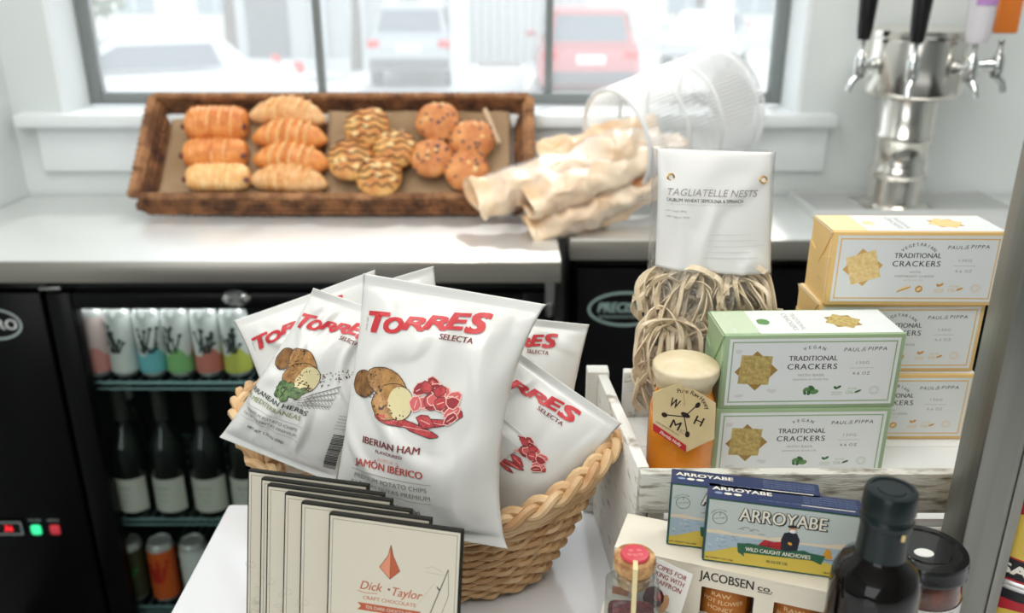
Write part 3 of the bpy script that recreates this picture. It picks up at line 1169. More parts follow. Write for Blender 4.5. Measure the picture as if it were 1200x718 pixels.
M_muf = mat('muffin top', (226, 160, 98), rough=0.6, rgb2=(188, 110, 58), vscale=26, bump=0.7, bscale=90)
M_muf_y = mat('muffin top yellow', (232, 184, 112), rough=0.6, rgb2=(204, 132, 70), vscale=24, bump=0.7, bscale=90)
M_case = mat('muffin side', (196, 122, 66), rough=0.7, rgb2=(166, 92, 46), vscale=30)
M_berry = mat('blueberry', (44, 38, 58), rough=0.4)
M_choc = mat('chocolate drizzle', (66, 34, 24), rough=0.3)
M_crumble = mat('cream crumble', (236, 200, 140), rough=0.8)


def muffin(label, u, v, r, kind, seed):
    r *= 1.08
    p = at_plane(u, v, P0 + SN * 0.06, SN)
    t = thing('muffin', label, 'muffin', p - SN * 0.045, (R(45), 0, 0), kind + ' muffins in the wicker tray')
    m = MB()
    n = 28

    def top(a, c):
        ang = 2 * PI * a
        q = c * PI * 0.62
        rr = r * math.sin(min(q, PI / 2)) if q < PI / 2 else r * (1 - 0.25 * (q - PI / 2))
        z = 0.034 + 0.030 * math.cos(q)
        k = 1 + 0.07 * noise.noise(Vector((math.cos(ang) * 2 * c, math.sin(ang) * 2 * c, seed * 3.3)))
        return Vector((rr * k * math.cos(ang), rr * k * math.sin(ang), z * k))
    m.grid(top, 32, 18, closeu=True)
    m.build('muffin_top', M_muf if kind == 'blueberry' else M_muf_y, t, smooth=180)
    MB().lathe([(0, 0), (r * 0.66, 0.0), (r * 0.70, 0.004), (r * 0.86, 0.036), (0, 0.037)], n=24).build('muffin_base', M_case, t)
    rnd = random.Random(seed)
    if kind == 'blueberry':
        for i in range(16):
            a, c = rnd.random(), rnd.uniform(0.1, 0.75)
            q = top(a, c)
            MB().lathe([(0, -0.003), (0.0035, -0.001), (0.0038, 0.001), (0, 0.0032)], n=8, c=q).build('blueberry', M_berry, t)
        for i in range(3):
            q = top(rnd.random(), rnd.uniform(0.05, 0.4))
            MB().lathe([(0, -0.002), (0.005, 0.0), (0.004, 0.0016), (0, 0.002)], n=7, c=q).build('crumble', M_crumble, t)
    else:
        for k in range(5):
            pts = []
            off = (k - 2) * r * 0.34
            for j in range(14):
                x = (j / 13 * 2 - 1) * math.sqrt(max(0.0, (r * 0.93) ** 2 - off ** 2))
                y = off + 0.004 * math.sin(j * 1.3 + k)
                d = math.hypot(x, y)
                q = math.asin(min(0.999, d / r))
                pts.append(Vector((x, y, 0.036 + 0.030 * math.cos(q))))
            MB().tube(pts, 0.0016, n=5).build('chocolate_line', M_choc, t)
        for i in range(5):
            q = top(rnd.random(), rnd.uniform(0.05, 0.5))
            MB().lathe([(0, -0.002), (0.009, 0.0), (0.007, 0.0025), (0, 0.003)], n=7, c=q).build('crumble', M_crumble, t)
    return t


muffin('drizzled muffin at the back left of the muffins', 429, 146, 0.050, 'drizzled', 1)
muffin('drizzled muffin in front of the back left one, dark criss-cross lines', 410, 184, 0.050, 'drizzled', 2)
muffin('drizzled muffin right of the criss-crossed one', 462, 172, 0.048, 'drizzled', 3)
muffin('drizzled muffin nearest the front rim of the tray', 444, 203, 0.050, 'drizzled', 4)
muffin('blueberry muffin highest in the tray', 513, 140, 0.050, 'blueberry', 5)
muffin('blueberry muffin at the far right of the tray', 553, 161, 0.050, 'blueberry', 6)
muffin('blueberry muffin directly below the highest one', 506, 182, 0.047, 'blueberry', 7)
muffin('blueberry muffin at the front right of the tray', 547, 197, 0.049, 'blueberry', 8)
# wooden tongs handle resting inside
p, q = at_plane(568, 128, P0 + SN * 0.06, SN), at_plane(585, 168, P0 + SN * 0.05, SN)
tag(MB().tube([p, q], [0.006, 0.005], n=8).build('wooden_pick', mat('pale wood', (206, 180, 148), rough=0.6), None), 'pale wooden tongs end at the right of the muffins', 'utensil')

# ================================================================== white wire basket with wrapped baguettes
M_wire = mat('white coated wire', (236, 238, 238), rough=0.35)
c0 = at_y(722, 166, 1.86)
c1 = at_y(846, 122, 2.02)
ax = (c1 - c0)
t = thing('wire_basket', 'round white wire basket lying on its side against the window sill', 'basket', c0)
q = ax.to_track_quat('Z', 'Y').to_matrix()
r0, r1, LA = 0.112, 0.128, ax.length


def wb(a, f, dr=0.0):
    rr = r0 + (r1 - r0) * f + dr
    return q @ Vector((rr * math.cos(a), rr * math.sin(a), LA * f))


m = MB()
for i in range(88):
    a = 2 * PI * i / 88
    pts = [wb(a, f) for f in (0, 0.35, 0.7, 0.93, 1.0)] + [q @ Vector((r1 * 0.86 * math.cos(a), r1 * 0.86 * math.sin(a), LA * 1.07)), q @ Vector((r1 * 0.55 * math.cos(a), r1 * 0.55 * math.sin(a), LA * 1.09))]
    m.tube(pts, 0.0018, n=5, caps=False)
tag(m.build('wire_ribs', M_wire, t), kind='stuff')
for f, r in ((0, 0.0048), (0.34, 0.003), (0.62, 0.0042), (0.95, 0.003)):
    MB().tube([wb(2 * PI * i / 48, f) for i in range(48)], r, n=8, closed=True).build('hoop', M_wire, t)
MB().lathe([(0, LA * 1.09), (r1 * 0.56, LA * 1.09), (r1 * 0.57, LA * 1.095), (0, LA * 1.1)], n=40, M=q.to_4x4()).build('base_disc', M_wire, t)

M_bread = mat('baguette crust', (214, 140, 76), rough=0.6, rgb2=(188, 106, 52), vscale=20, bump=0.6, bscale=80)


def sleevemat():
    m = mat('waxed paper sleeve', (244, 222, 192), rough=0.4, rgb2=(224, 180, 130), vscale=9, coat=0.3, sss=0.0)
    return m


M_sleeve = sleevemat()
M_clear = film('crinkled clear wrap', gloss=0.16, rough=0.12, haze=0.10, bump=0.6, bscale=60)


def sleeve(label, p, q_, w, th, seed, wrap=True, bread_in=0.1, open_=1.25, blabel=None):
    """p is the open mouth end, q_ the end inside the basket"""
    p, q_ = Vector(p), Vector(q_)
    d = (q_ - p)
    L = d.length
    X = d.normalized()
    Z = Vector((0, -0.45, 0.9))
    Z = (Z - X * Z.dot(X)).normalized()
    Y = Z.cross(X)
    t = thing('bread_sleeve', label, 'bag', p, group='paper sleeves spilling from the wire basket')

    def ridge(v):
        return 1 - min(1.0, abs(v) * 3.2)

    def fn(a, c, k=1.0):
        ang = 2 * PI * a
        flare = 1 + (open_ - 1) * max(0, 1 - c * 4)
        ww = w / 2 * flare * (1 - 0.2 * c)
        tt = th / 2 * (1 - 0.1 * c) * (0.75 + 0.25 * min(1, c * 6))
        sg = math.copysign(abs(math.cos(ang)) ** 0.75, math.cos(ang))
        st = math.copysign(abs(math.sin(ang)) ** 0.85, math.sin(ang))
        base = X * (c * L) + Y * (sg * ww) + Z * (st * tt)
        q1 = Vector((base.x * 13, base.y * 13, base.z * 13 + seed * 9))
        n1 = ridge(noise.noise(q1))
        n2 = ridge(noise.noise(q1 * 2.3 + Vector((4, seed, 1))))
        n3 = noise.noise(q1 * 0.6)
        out = (Y * math.cos(ang) * ww + Z * math.sin(ang) * tt).normalized()
        jag = X * (0.022 * noise.noise(q1 * 0.9 + Vector((9, 9, 9)))) if c == 0 else Vector((0, 0, 0))
        return base + out * (0.011 * n1 + 0.005 * n2 + 0.014 * n3 - 0.006) + jag
    o = MB().grid(fn, 56, 90, closeu=True).build('paper', M_sleeve, t, smooth=35)
    md = o.modifiers.new('thickness', 'SOLIDIFY')
    md.thickness = 0.0008
    if wrap:
        MB().grid(lambda a, c: fn(a, min(1, 0.08 + c * 0.9)) * 1.0 + (Y * math.cos(2 * PI * a) + Z * math.sin(2 * PI * a)) * 0.006, 40, 40, closeu=True).build('clear_wrap', M_clear, t, smooth=180)
    # the loaf inside is a thing of its own
    bt = thing('baguette', blabel or 'baguette inside the ' + label, 'bread', p, group='baguettes in paper sleeves')
    nn = 24
    pts, rr = [], []
    for i in range(nn):
        f = i / (nn - 1)
        pts.append(X * (L * (bread_in + f * (0.97 - bread_in))))
        rr.append(max(0.001, min(w, th) * 0.40 * (max(0.0, 1 - abs(2 * f - 1) ** 5)) ** 0.5))
    MB().tube(pts, rr, n=14).build('loaf', M_bread, bt, smooth=180)
    for i in range(4):
        f = 0.08 + i * 0.16
        c = X * (L * (bread_in + f * (0.97 - bread_in))) + Z * min(w, th) * 0.36
        MB().tube([c - X * 0.022 - Y * 0.008, c, c + X * 0.022 + Y * 0.008], [0.001, 0.004, 0.001], n=6).build('score_mark', mat('score pale', (238, 200, 150), rough=0.7), bt)
    return t


B = at_y
sleeve('wide open cream paper sleeve pointing left over the tray corner', B(556, 232, 1.80), B(775, 168, 1.88), 0.105, 0.07, 1, open_=1.1, bread_in=0.05)
sleeve('long cream sleeve lying over the others with a glossy fold', B(615, 238, 1.76), B(800, 170, 1.88), 0.085, 0.055, 2, open_=1.2)
sleeve('lower cream sleeve drooping over the gap between the worktops', B(622, 272, 1.77), B(790, 205, 1.83), 0.085, 0.06, 3, open_=1.0, bread_in=0.12)
sleeve('upper pale sleeve with a small round sticker beneath the basket rim', B(634, 184, 1.92), B(770, 150, 1.93), 0.075, 0.06, 4, open_=1.25, wrap=False)
sleeve('lowest sleeve, its underside resting on the right worktop', B(668, 262, 1.83), B(800, 200, 1.90), 0.09, 0.05, 5, wrap=False, open_=1.0)
p = B(660, 189, 1.868)
tag(MB().lathe([(0, 0), (0.012, 0), (0.012, 0.0012), (0, 0.0012)], n=20, M=Matrix.Rotation(R(60), 4, 'X'), c=p).build('round_sticker', mat('sticker lilac', (184, 190, 214), rough=0.4), None), 'small round lilac sticker on the upper pale bread sleeve', 'sticker')
# ================================================================== front counter
TT = H - 0.588
M_table = mat('white counter laminate', (232, 234, 237), rough=0.16, var=0.01, vscale=3, coat=0.3)
t = thing('front_counter', 'glossy white front counter under the snack display', 'counter', (-0.338, 0.877, 0))
MB().span((0, -1.2, TT - 0.035), (1.6, 0, TT), bev=0.004).build('top', M_table, t)
MB().span((0.03, -1.17, 0.0), (1.57, -0.03, TT - 0.035), bev=0.003).build('cabinet_body', mat('counter body', (214, 216, 216), rough=0.5), t)

# ------------------------------------------------------------------ white distressed crate
M_crate = mat('distressed white paint', (226, 226, 220), rough=0.75, rgb2=(158, 150, 136), vscale=22, stretch=(1.6, 1.6, 5), bump=0.5, bscale=120, contrast=(0.30, 0.42), detail=12)
M_crate_w = mat('greyed crate front', (202, 202, 192), rough=0.8, rgb2=(120, 113, 98), vscale=26, stretch=(1.2, 3, 6), bump=0.6, bscale=120, contrast=(0.34, 0.50), detail=12)
M_crate_in = mat('clean white crate board', (236, 237, 235), rough=0.6, var=0.02, vscale=8)
CX0, CX1, CY0, CY1 = 0.113, 0.512, 0.657, 0.877
RIM = H - 0.410
CF = H - 0.465                # raised floor of the crate
t = thing('wooden_crate', 'white distressed wooden crate with a raised floor holding the cracker boxes', 'crate', (CX0, CY0, TT))
tr = R(-3)


def cb(a, b_, name, m, bev=0.0015):
    a = Vector(a) - Vector((CX0, CY0, TT))
    b_ = Vector(b_) - Vector((CX0, CY0, TT))
    return MB().span(a, b_, bev=bev).build(name, m, t, smooth=30)


sb = MB().span((0, 0.012, 0), (0.011, 0.204, RIM - TT), bev=0.0015).build('side_board', M_crate, t, smooth=30)
sb.rotation_euler = (0, 0, R(5.3))
cb((CX1 - 0.011, CY0 + 0.012, TT), (CX1, CY1, RIM), 'side_board', M_crate)
cb((CX0, CY0, RIM - 0.041), (CX1, CY0 + 0.011, RIM), 'front_slat', M_crate_w)
cb((CX0, CY0, TT), (CX1, CY0 + 0.011, H - 0.472), 'front_slat', M_crate_w)
cb((CX0 + 0.011, CY1 - 0.011, RIM - 0.08), (CX1 - 0.011, CY1, RIM), 'back_slat', M_crate)
cb((CX0 + 0.011, CY1 - 0.011, TT), (CX1 - 0.011, CY1, RIM - 0.095), 'back_slat', M_crate)
cb((CX0 - 0.030, CY1 - 0.018, TT), (CX0 - 0.006, CY1 + 0.002, RIM + 0.003), 'corner_post', M_crate)
cb((CX0 + 0.011, CY0 + 0.011, TT), (CX0 + 0.026, CY0 + 0.026, RIM - 0.042), 'corner_post', M_crate)
for i in range(3):
    w_ = (CY1 - CY0 - 0.024) / 3
    cb((CX0 + 0.0115, CY0 + 0.012 + i * w_, CF - 0.009), (CX1 - 0.0115, CY0 + 0.0112 + (i + 1) * w_, CF), 'floor_board', M_crate_in, bev=0.0006)
g = Ink()
I_knot = ink('bare wood knot', (92, 78, 62), rough=0.9)
g.ell(0.06, 0.03, 0.004, 0.013, I_knot, 0, n=12, jit=0.5, seed=3)
g.ell(0.15, 0.09, 0.002, 0.009, I_knot, 0, n=12, jit=0.5, seed=4)
g.emit('knot', sb, lambda x, y, o: Vector((-o, x, y)))

# ------------------------------------------------------------------ cracker cartons
I_card = mat('carton white', (222, 226, 226), rough=0.42)
I_ink = ink('warm black', (58, 50, 52))
I_gr = ink('print grey', (150, 146, 144))
I_lg = ink('light print grey', (196, 194, 190))
C_G = (152, 176, 138)
C_Y = (226, 190, 124)


def star(g, x, y, s, a, m, layer):
    pts = []
    for i in range(4):
        th = a + PI / 4 + i * PI / 2
        pts.append((x + s * 0.7071 * math.cos(th), y + s * 0.7071 * math.sin(th)))
    g.poly(pts, m, layer)


def cracker_box(kind, label, loc, rz):
    green = kind == 'green'
    W_, D_, H_ = 0.170, 0.064, 0.0765
    col = C_G if green else C_Y
    M_c = mat('carton ' + kind, col, rough=0.5)
    I_c = ink('border ' + kind, (150, 178, 138) if green else (226, 184, 112))
    I_dk = ink('leaf ' + kind, (58, 104, 60) if green else (206, 150, 70))
    I_pl = ink('pale ' + kind, (196, 212, 184) if green else (240, 218, 170))
    I_cr = mat('cracker ' + kind, (198, 176, 112) if green else (236, 212, 154), rough=0.6, rgb2=(160, 140, 80) if green else (222, 190, 124), vscale=260)
    I_cr2 = mat('cracker under ' + kind, (156, 124, 66) if green else (206, 166, 98), rough=0.6)
    t = thing('cracker_box', label, 'box', loc, (0, 0, rz), kind + ' cracker cartons stacked in the white crate')
    MB().span((0, 0, 0), (W_, D_, H_), bev=0.0012).build('carton', M_c, t, smooth=30)
    # front print
    g = Ink()
    k = 0.001
    mm = lambda *a: [q * k for q in a]
    g.rect(*mm(4.6, 4.2, 165.6, 72.8), I_card, 0)
    g.frame(*mm(7.4, 7.0, 162.8, 70.0), 0.0013, I_c, 1)
    if green:
        star(g, .032, .040, .029, R(47), I_cr2, 1)
        star(g, .031, .041, .0295, R(-3), I_cr, 2)
        vein = ink('marble vein', (208, 210, 212))
        for (x, y, rx, ry) in ((14, 60, 4, 2), (49, 19, 6, 2.5), (18, 14, 5, 2)):
            g.ell(x * k, y * k, rx * k, ry * k, vein, 1, n=9, jit=.6, seed=x)
    else:
        star(g, .0325, .040, .028, R(52), I_cr2, 1)
        star(g, .033, .040, .0295, R(17), I_cr, 2)
    top = 'VEGAN' if green else 'VEGETARIAN'
    sp = R(17) if green else R(31)
    g.arc(top, .085, .040, .024, PI / 2 + sp * 1.3, PI / 2 - sp * 1.3, .0031, I_ink, bold=0.015)
    g.text('TRADITIONAL', .085, .0525, .0050, I_ink, w=.046, bold=.015)
    g.text('CRACKERS', .085, .0440, .0056, I_ink, w=.047, bold=.015, spacing=1.15)
    if green:
        g.text('WITH BASIL', .085, .0352, .0024, I_gr, w=.026)
        g.text('QUINOA & OLIVE OIL', .085, .0306, .0018, I_gr, w=.034)
        for (x, y, r_, a) in ((82, 20, 3.4, .5), (87, 21.5, 3.6, -.6), (85, 17, 3.2, 1.4), (90, 17.5, 4.2, 0.2), (81, 16.5, 2.4, 2)):
            g.ell(x * k, y * k, r_ * k, r_ * .62 * k, I_dk if x % 2 else ink('leaf mid', (96, 140, 84)), 2, rot=a, n=12)
    else:
        g.text('WITH', .085, .0352, .0022, I_gr, w=.011)
        g.text('PARMESAN CHEESE', .085, .0310, .0022, I_gr, w=.039)
        g.text('& OLIVE OIL', .085, .0268, .0018, I_lg, w=.02)
        g.ell(.077, .018, .006, .0022, I_pl, 1, rot=.3)
        g.line([(.070, .0145), (.083, .020)], .0012, I_dk, 2)
        g.ell(.0915, .0175, .0038, .0036, I_dk, 1)
        g.ell(.0915, .0175, .0024, .0015, I_pl, 2, rot=.6)
    g.text('PAUL', .1205, .0610, .0036, I_ink, w=.015, spacing=1.2, bold=.004, shear=.15)
    g.text('&', .1315, .0615, .0044, I_gr, w=.005, shear=.3)
    g.text('PIPPA', .1445, .0618, .0036, I_ink, w=.018, spacing=1.2, bold=.004, shear=.15)
    g.text('130G', .1325, .0475, .0028, I_gr, w=.0125, spacing=1.2)
    g.line([(.1215, .0420), (.1435, .0420)], .0003, I_gr, 1)
    g.text('4.6 OZ', .1325, .0365, .0028, I_ink if green else I_gr, w=.0165, spacing=1.2)
    ic = I_c
    g.ell(.1100, .0215, .0022, .0013, I_dk, 1, rot=2.5)
    g.ell(.1132, .0222, .0024, .0013, I_dk, 1, rot=.6)
    g.text('VEGAN' if green else 'VEGGIE', .1115, .0165, .0022, ic, w=.010)
    g.line([(.1065, .0142), (.1165, .0142)], .0004, ic, 1)
    g.text('OLIVE', .1262, .0205, .0018, ic, w=.009)
    g.text('OIL', .1245, .0165, .0032, ic, w=.008)
    g.ell(.132, .0175, .0036, .0011, I_dk, 1, rot=.4)
    g.ring(.1475, .0185, .0046, .0042, .0004, ic, 1)
    g.ring(.1475, .0185, .0030, .0027, .0003, ic, 1)
    g.emit('front_print', t, flatmap((0, 0, 0), (1, 0, 0), (0, 0, 1)), lift=.0002, step=.00005)
    # top print, read from behind
    g = Ink()
    g.rect(.0, .004, .034, .060, I_pl, 0)
    g.rect(.034, .003, .1685, .061, I_card, 0)
    g.ell(.044, .032, .006, .008, I_pl if not green else ink('leaf mid', (96, 140, 84)), 1, n=10, jit=.4)
    for j, (s_, h_, yy) in enumerate((('TRADITIONAL', .0045, .078), ('CRACKERS', .005, .070))):
        g.text(s_, yy, .032, h_, I_gr, w=.042, rot=-PI / 2)
    star(g, .122, .032, .026, R(10), I_cr2, 1)
    star(g, .122, .032, .0265, R(55), I_cr, 2)
    for j in range(3):
        g.text('VEGAN' if j == 0 else 'PLANT', .012, .012 + j * .02, .003, I_card, w=.010, rot=-PI / 2)
    g.emit('top_print', t, flatmap((0, 0, H_), (1, 0, 0), (0, 1, 0)), lift=.0002, step=.00005)
    # glued end: two folded flaps
    Mx = Matrix(((0, 0, -1, 0), (1, 0, 0, 0), (0, 1, 0, 0), (0, 0, 0, 1)))
    MB().prism([(0.001, 0.001), (D_ - .001, 0.001), (D_ - .001, .050), (.040, .044), (.026, .044), (.001, .050)], .0009, Mx).build('end_flap', M_c, t, smooth=0)
    MB().prism([(0.001, H_ - .001), (D_ - .001, H_ - .001), (.034, .036), (.030, .036)], .0016, Mx).build('end_flap', M_c, t, smooth=0)
    for xx in (.0,):
        g = Ink()
        g.line([(.001, H_ - .0005), (D_ - .001, H_ - .0005)], .0012, I_card, 0)
        g.line([(.001, .010), (.001, H_ - .001)], .0008, I_card, 0)
        g.text('LOT 24', .020, .022, .002, I_gr, w=.010)
        g.emit('edge_print', t, lambda x, y, o: Vector((-o - .0017, x, y)), lift=.0001)
    return t


gl = at_y(850, 397, 0.737)
cracker_box('green', 'green cracker carton, upper of the two in front', (gl.x, 0.737, CF + 0.0768), R(1.6))
gl2 = at_y(838, 486, 0.737)
cracker_box('green', 'green cracker carton, lower of the two, partly behind the crate rim', (gl.x - 0.002, 0.7365, CF + 0.0002), R(1.4))
yl = at_y(974, 270, 0.815)
for k, (dx, dy, rz, lb) in enumerate(((0.002, -0.006, 0.3, 'yellow cracker carton at the bottom of the yellow stack'), (0.0, 0.0, 0.5, 'yellow cracker carton in the middle of the yellow stack'),
                                      (0.0035, -0.004, -0.8, 'yellow cracker carton on top of the yellow stack'))):
    cracker_box('yellow', lb, (yl.x + dx, 0.819 + dy, CF + 0.0003 + k * 0.0768), R(rz))

# ------------------------------------------------------------------ bags: a soft sheet between four corners
def bag_surface(c, thick, seed, pinch=(0.06, 0.06), seal=0.045, wr=1.0, bulge=1.0, low=0.5, flat_top=1.0):
    """c = TL, TR, BL, BR. returns S(s, t, side, off) in world space"""
    TL, TR, BL, BR = [Vector(p) for p in c]
    N = ((TR - TL) + (BR - BL)).cross((TL - BL) + (TR - BR)).normalized()

    def S(s, t_, side=1, off=0.0):
        e = math.sin(PI * min(1, max(0, t_))) ** 0.7 if 0 < t_ < 1 else 0
        s2 = s + (pinch[0] * (1 - s) - pinch[1] * s) * e
        b_ = BL.lerp(BR, s2)
        tp = TL.lerp(TR, s2)
        p = b_.lerp(tp, t_)
        q = 2 * s - 1
        across = max(0.0, 1 - abs(q) ** 2.4) ** 0.62
        tt = (t_ - seal) / (1 - 2 * seal)
        if tt <= 0 or tt >= 1:
            up = 0.0
        else:
            up = (math.sin(PI * tt ** (math.log(0.5) / math.log(low)))) ** 0.55
        z = thick / 2 * across * up * bulge
        if 0 < tt < 1:
            fade = math.exp(-tt * 6) + math.exp(-(1 - tt) * 6)
            ph = noise.noise(Vector((s * 3, seed * 2.7, side))) * 3
            z += wr * 0.0028 * math.sin(s * 19 + ph * 2 + seed) * fade * across * min(1, tt * 14, (1 - tt) * 14)
            z += wr * 0.0042 * noise.noise(Vector((s * 3.2, t_ * 4.2, seed * 5.1 + side * 3))) * across * min(1, tt * 8, (1 - tt) * 8)
            cr = noise.noise(Vector((s * 2.2 + t_ * 1.4, t_ * 2.0 - s, seed * 1.9 + side)))
            z += wr * 0.0034 * (1 - min(1, (cr * 6) ** 2)) ** 2 * across * min(1, tt * 8, (1 - tt) * 8)
        else:
            z += 0.0005 + 0.00035 * math.sin(t_ * 900)
        if side < 0:
            z *= 0.8
        curl = 0.004 * math.sin(s * PI * 1.3 + seed) * (1 - min(1, abs(1 - t_) * 7)) * flat_top
        return p + N * (side * (max(z, 0.0003)) + off * side + curl)
    return S, N


def tvals(n, seal):
    a = [i * seal / 7 for i in range(7)]
    m = [seal + (1 - 2 * seal) * i / n for i in range(n + 1)]
    return a + m + [1 - x for x in a[::-1]]


def bag_mesh(S, seal=0.045, ns=64, nt=84):
    tv = tvals(nt, seal)
    m = MB()
    ids = {}

    def vid(i, j, side):
        edge = i == 0 or i == ns
        k = (i, j, 0 if edge else side)
        if k not in ids:
            p = S(i / ns, tv[j], side)
            if edge:
                p = (S(i / ns, tv[j], 1) + S(i / ns, tv[j], -1)) / 2
            ids[k] = len(m.v)
            m.v.append(tuple(p))
        return ids[k]
    for j in range(len(tv) - 1):
        for i in range(ns):
            f = (vid(i, j, 1), vid(i + 1, j, 1), vid(i + 1, j + 1, 1), vid(i, j + 1, 1))
            m.f.append(f)
            f = (vid(i, j, -1), vid(i, j + 1, -1), vid(i + 1, j + 1, -1), vid(i + 1, j, -1))
            m.f.append(f)
    for j in (0, len(tv) - 1):
        for i in range(ns):
            f = [vid(i, j, 1), vid(i, j, -1), vid(i + 1, j, -1), vid(i + 1, j, 1)]
            f = list(dict.fromkeys(f))
            if len(f) > 2:
                m.f.append(tuple(f))
    m.m = [0] * len(m.f)
    return m


M_bag = mat('white foil bag', (222, 223, 219), rough=0.30, coat=0.25)
I_red = mat('ink brand red', (196, 60, 66), rough=0.35)
I_maroon = ink('maroon', (120, 52, 52))
I_jred = ink('terracotta', (186, 78, 70))
I_pg = ink('pencil grey', (128, 126, 122))
I_pot = mat('ink potato skin', (186, 142, 86), rough=0.5, rgb2=(146, 104, 58), vscale=160)
I_pot2 = mat('ink potato skin dark', (150, 108, 62), rough=0.5, rgb2=(112, 78, 44), vscale=160)
I_flesh = ink('potato flesh', (216, 206, 158))
I_out = ink('outline brown', (74, 52, 38))
I_ham = mat('ink ham', (206, 80, 82), rough=0.5, rgb2=(170, 46, 54), vscale=160)
I_ham2 = ink('ham dark', (150, 44, 52))
I_ham3 = ink('ham pink', (206, 96, 96))
I_fat = ink('ham fat', (236, 190, 180))
I_herb = mat('ink herb green', (112, 138, 88), rough=0.5, rgb2=(80, 106, 66), vscale=200)
I_herbd = ink('herb dark', (52, 66, 46))
I_olive = ink('olive text', (142, 148, 104))
I_bk = ink('black', (32, 30, 32))
BW, BH = 0.155, 0.235


def brand(g):
    for c_, x, y, h_, w_ in (('T', -.0560, .1935, .0175, .0185), ('O', -.0405, .1935, .0132, .0180), ('R', -.0215, .1985, .0112, .0195),
                             ('R', -.0025, .2025, .0118, .0195), ('E', .0150, .2068, .0142, .0165), ('S', .0320, .2080, .0178, .0175)):
        g.text(c_, x, y, h_, I_red, w=w_, bold=.06, shear=.22, rot=.10)
    g.text('SELECTA', 0.0190, 0.1915, 0.0050, I_maroon, w=.0290, bold=.028)
    g.text('desde 1969', -0.0675, 0.190, 0.0016, I_pg, w=.012, rot=PI / 2)


def potatoes(g, x, y, s):
    g.ell(x - .025 * s, y + .004 * s, .0130 * s, .0125 * s, I_out, 0, rot=.3, jit=.06, seed=1)
    g.ell(x - .025 * s, y + .004 * s, .0122 * s, .0117 * s, I_pot2, 1, rot=.3, jit=.06, seed=1)
    g.ell(x - .002 * s, y + .009 * s, .0215 * s, .0125 * s, I_out, 2, rot=-.25, jit=.05, seed=2)
    g.ell(x - .002 * s, y + .009 * s, .0207 * s, .0117 * s, I_pot, 3, rot=-.25, jit=.05, seed=2)
    g.ell(x + .007 * s, y - .006 * s, .0200 * s, .0165 * s, I_out, 4, rot=.2, jit=.05, seed=3)
    g.ell(x + .007 * s, y - .006 * s, .0192 * s, .0157 * s, I_pot, 5, rot=.2, jit=.05, seed=3)
    g.ell(x + .0155 * s, y - .006 * s, .0125 * s, .0150 * s, I_out, 6, rot=.1, jit=.04, seed=4)
    g.ell(x + .0150 * s, y - .006 * s, .0125 * s, .0145 * s, I_flesh, 7, rot=.1, jit=.04, seed=4)
    rnd = random.Random(9)
    for i in range(26):
        px, py = x + rnd.uniform(-.033, .002) * s, y + rnd.uniform(-.006, .014) * s
        g.ell(px, py, .0009 * s, .0005 * s, I_out, 8, rot=rnd.random() * 3, n=5)


def ham(g, x, y, s):
    rnd = random.Random(4)
    for i in range(26):
        a = rnd.random() * 6.28
        r_ = rnd.random() ** .6 * .017 * s
        px, py = x + r_ * math.cos(a) * 1.1, y + r_ * math.sin(a) * .95
        w_, h_ = rnd.uniform(.004, .0068) * s, rnd.uniform(.003, .0045) * s
        ro = rnd.random() * 3
        L = i * 4
        g.ell(px, py, w_ + .0008 * s, h_ + .0008 * s, I_fat if i % 3 else I_maroon, L, rot=ro, n=8, jit=.3, seed=i)
        g.ell(px, py, w_, h_, (I_ham, I_ham2, I_ham3)[i % 3], L + 1, rot=ro, n=8, jit=.3, seed=i)
        if i % 2:
            g.line([(px - w_ * .6 * math.cos(ro), py - w_ * .6 * math.sin(ro)), (px + w_ * .6 * math.cos(ro), py + w_ * .6 * math.sin(ro))], .0006 * s, I_fat, L + 2)


def slices(g, x, y, s):
    for k, (dx, dy, a, w_) in enumerate(((-.012, .001, -.1, .017), (.006, -.002, -.25, .018), (.018, .004, .2, .012))):
        g.ell(x + dx * s, y + dy * s, w_ * s, .0034 * s, I_out, 2 * k, rot=a, n=14, jit=.2, seed=k)
        g.ell(x + dx * s, y + dy * s, (w_ - .0008) * s, .0028 * s, I_ham, 2 * k + 1, rot=a, n=14, jit=.2, seed=k)
        g.line([(x + (dx - w_ * .6) * s, y + dy * s + .0006), (x + (dx + w_ * .6) * s, y + dy * s)], .0005, I_fat, 2 * k + 2)


def barcode(g, x, y, w_, h_, layer=1):
    rnd = random.Random(2)
    q = y
    while q < y + h_:
        d = rnd.choice((.0006, .0009, .0014))
        g.rect(x, q, x + w_, min(q + d, y + h_), I_bk, layer)
        q += d + rnd.choice((.0007, .0011))


def ham_print():
    g, p = Ink(), Ink()
    g.text('IBERIAN HAM', -0.022, .0865, .0062, I_maroon, w=.058, bold=.028)
    g.text('FLAVOURED', -0.022, .0788, .0030, I_maroon, w=.028, bold=.015)
    g.text('SABOR A', -0.022, .0722, .0030, I_fat, w=.022, bold=.01)
    g.text('JAMÓN IBÉRICO', -0.022, .0655, .0064, I_jred, w=.068, bold=.025)
    g.line([(-.060, .0570), (.020, .0570)], .0004, I_pg, 1)
    g.text('PREMIUM POTATO CHIPS', -0.020, .0515, .0042, I_pg, w=.072, bold=.0)
    g.text('PATATAS FRITAS PREMIUM', -0.020, .0440, .0042, I_pg, w=.078, bold=.0)
    g.line([(-.060, .0385), (.020, .0385)], .0004, I_pg, 1)
    g.text('NET WT 1.76 Oz (50g)', -0.018, .0280, .0042, I_bk, w=.054, bold=.015)
    potatoes(p, -0.034, .132, 1.02)
    ham(p, 0.016, .131, 1.22)
    slices(p, -0.006, .1085, 1.25)
    return g, p


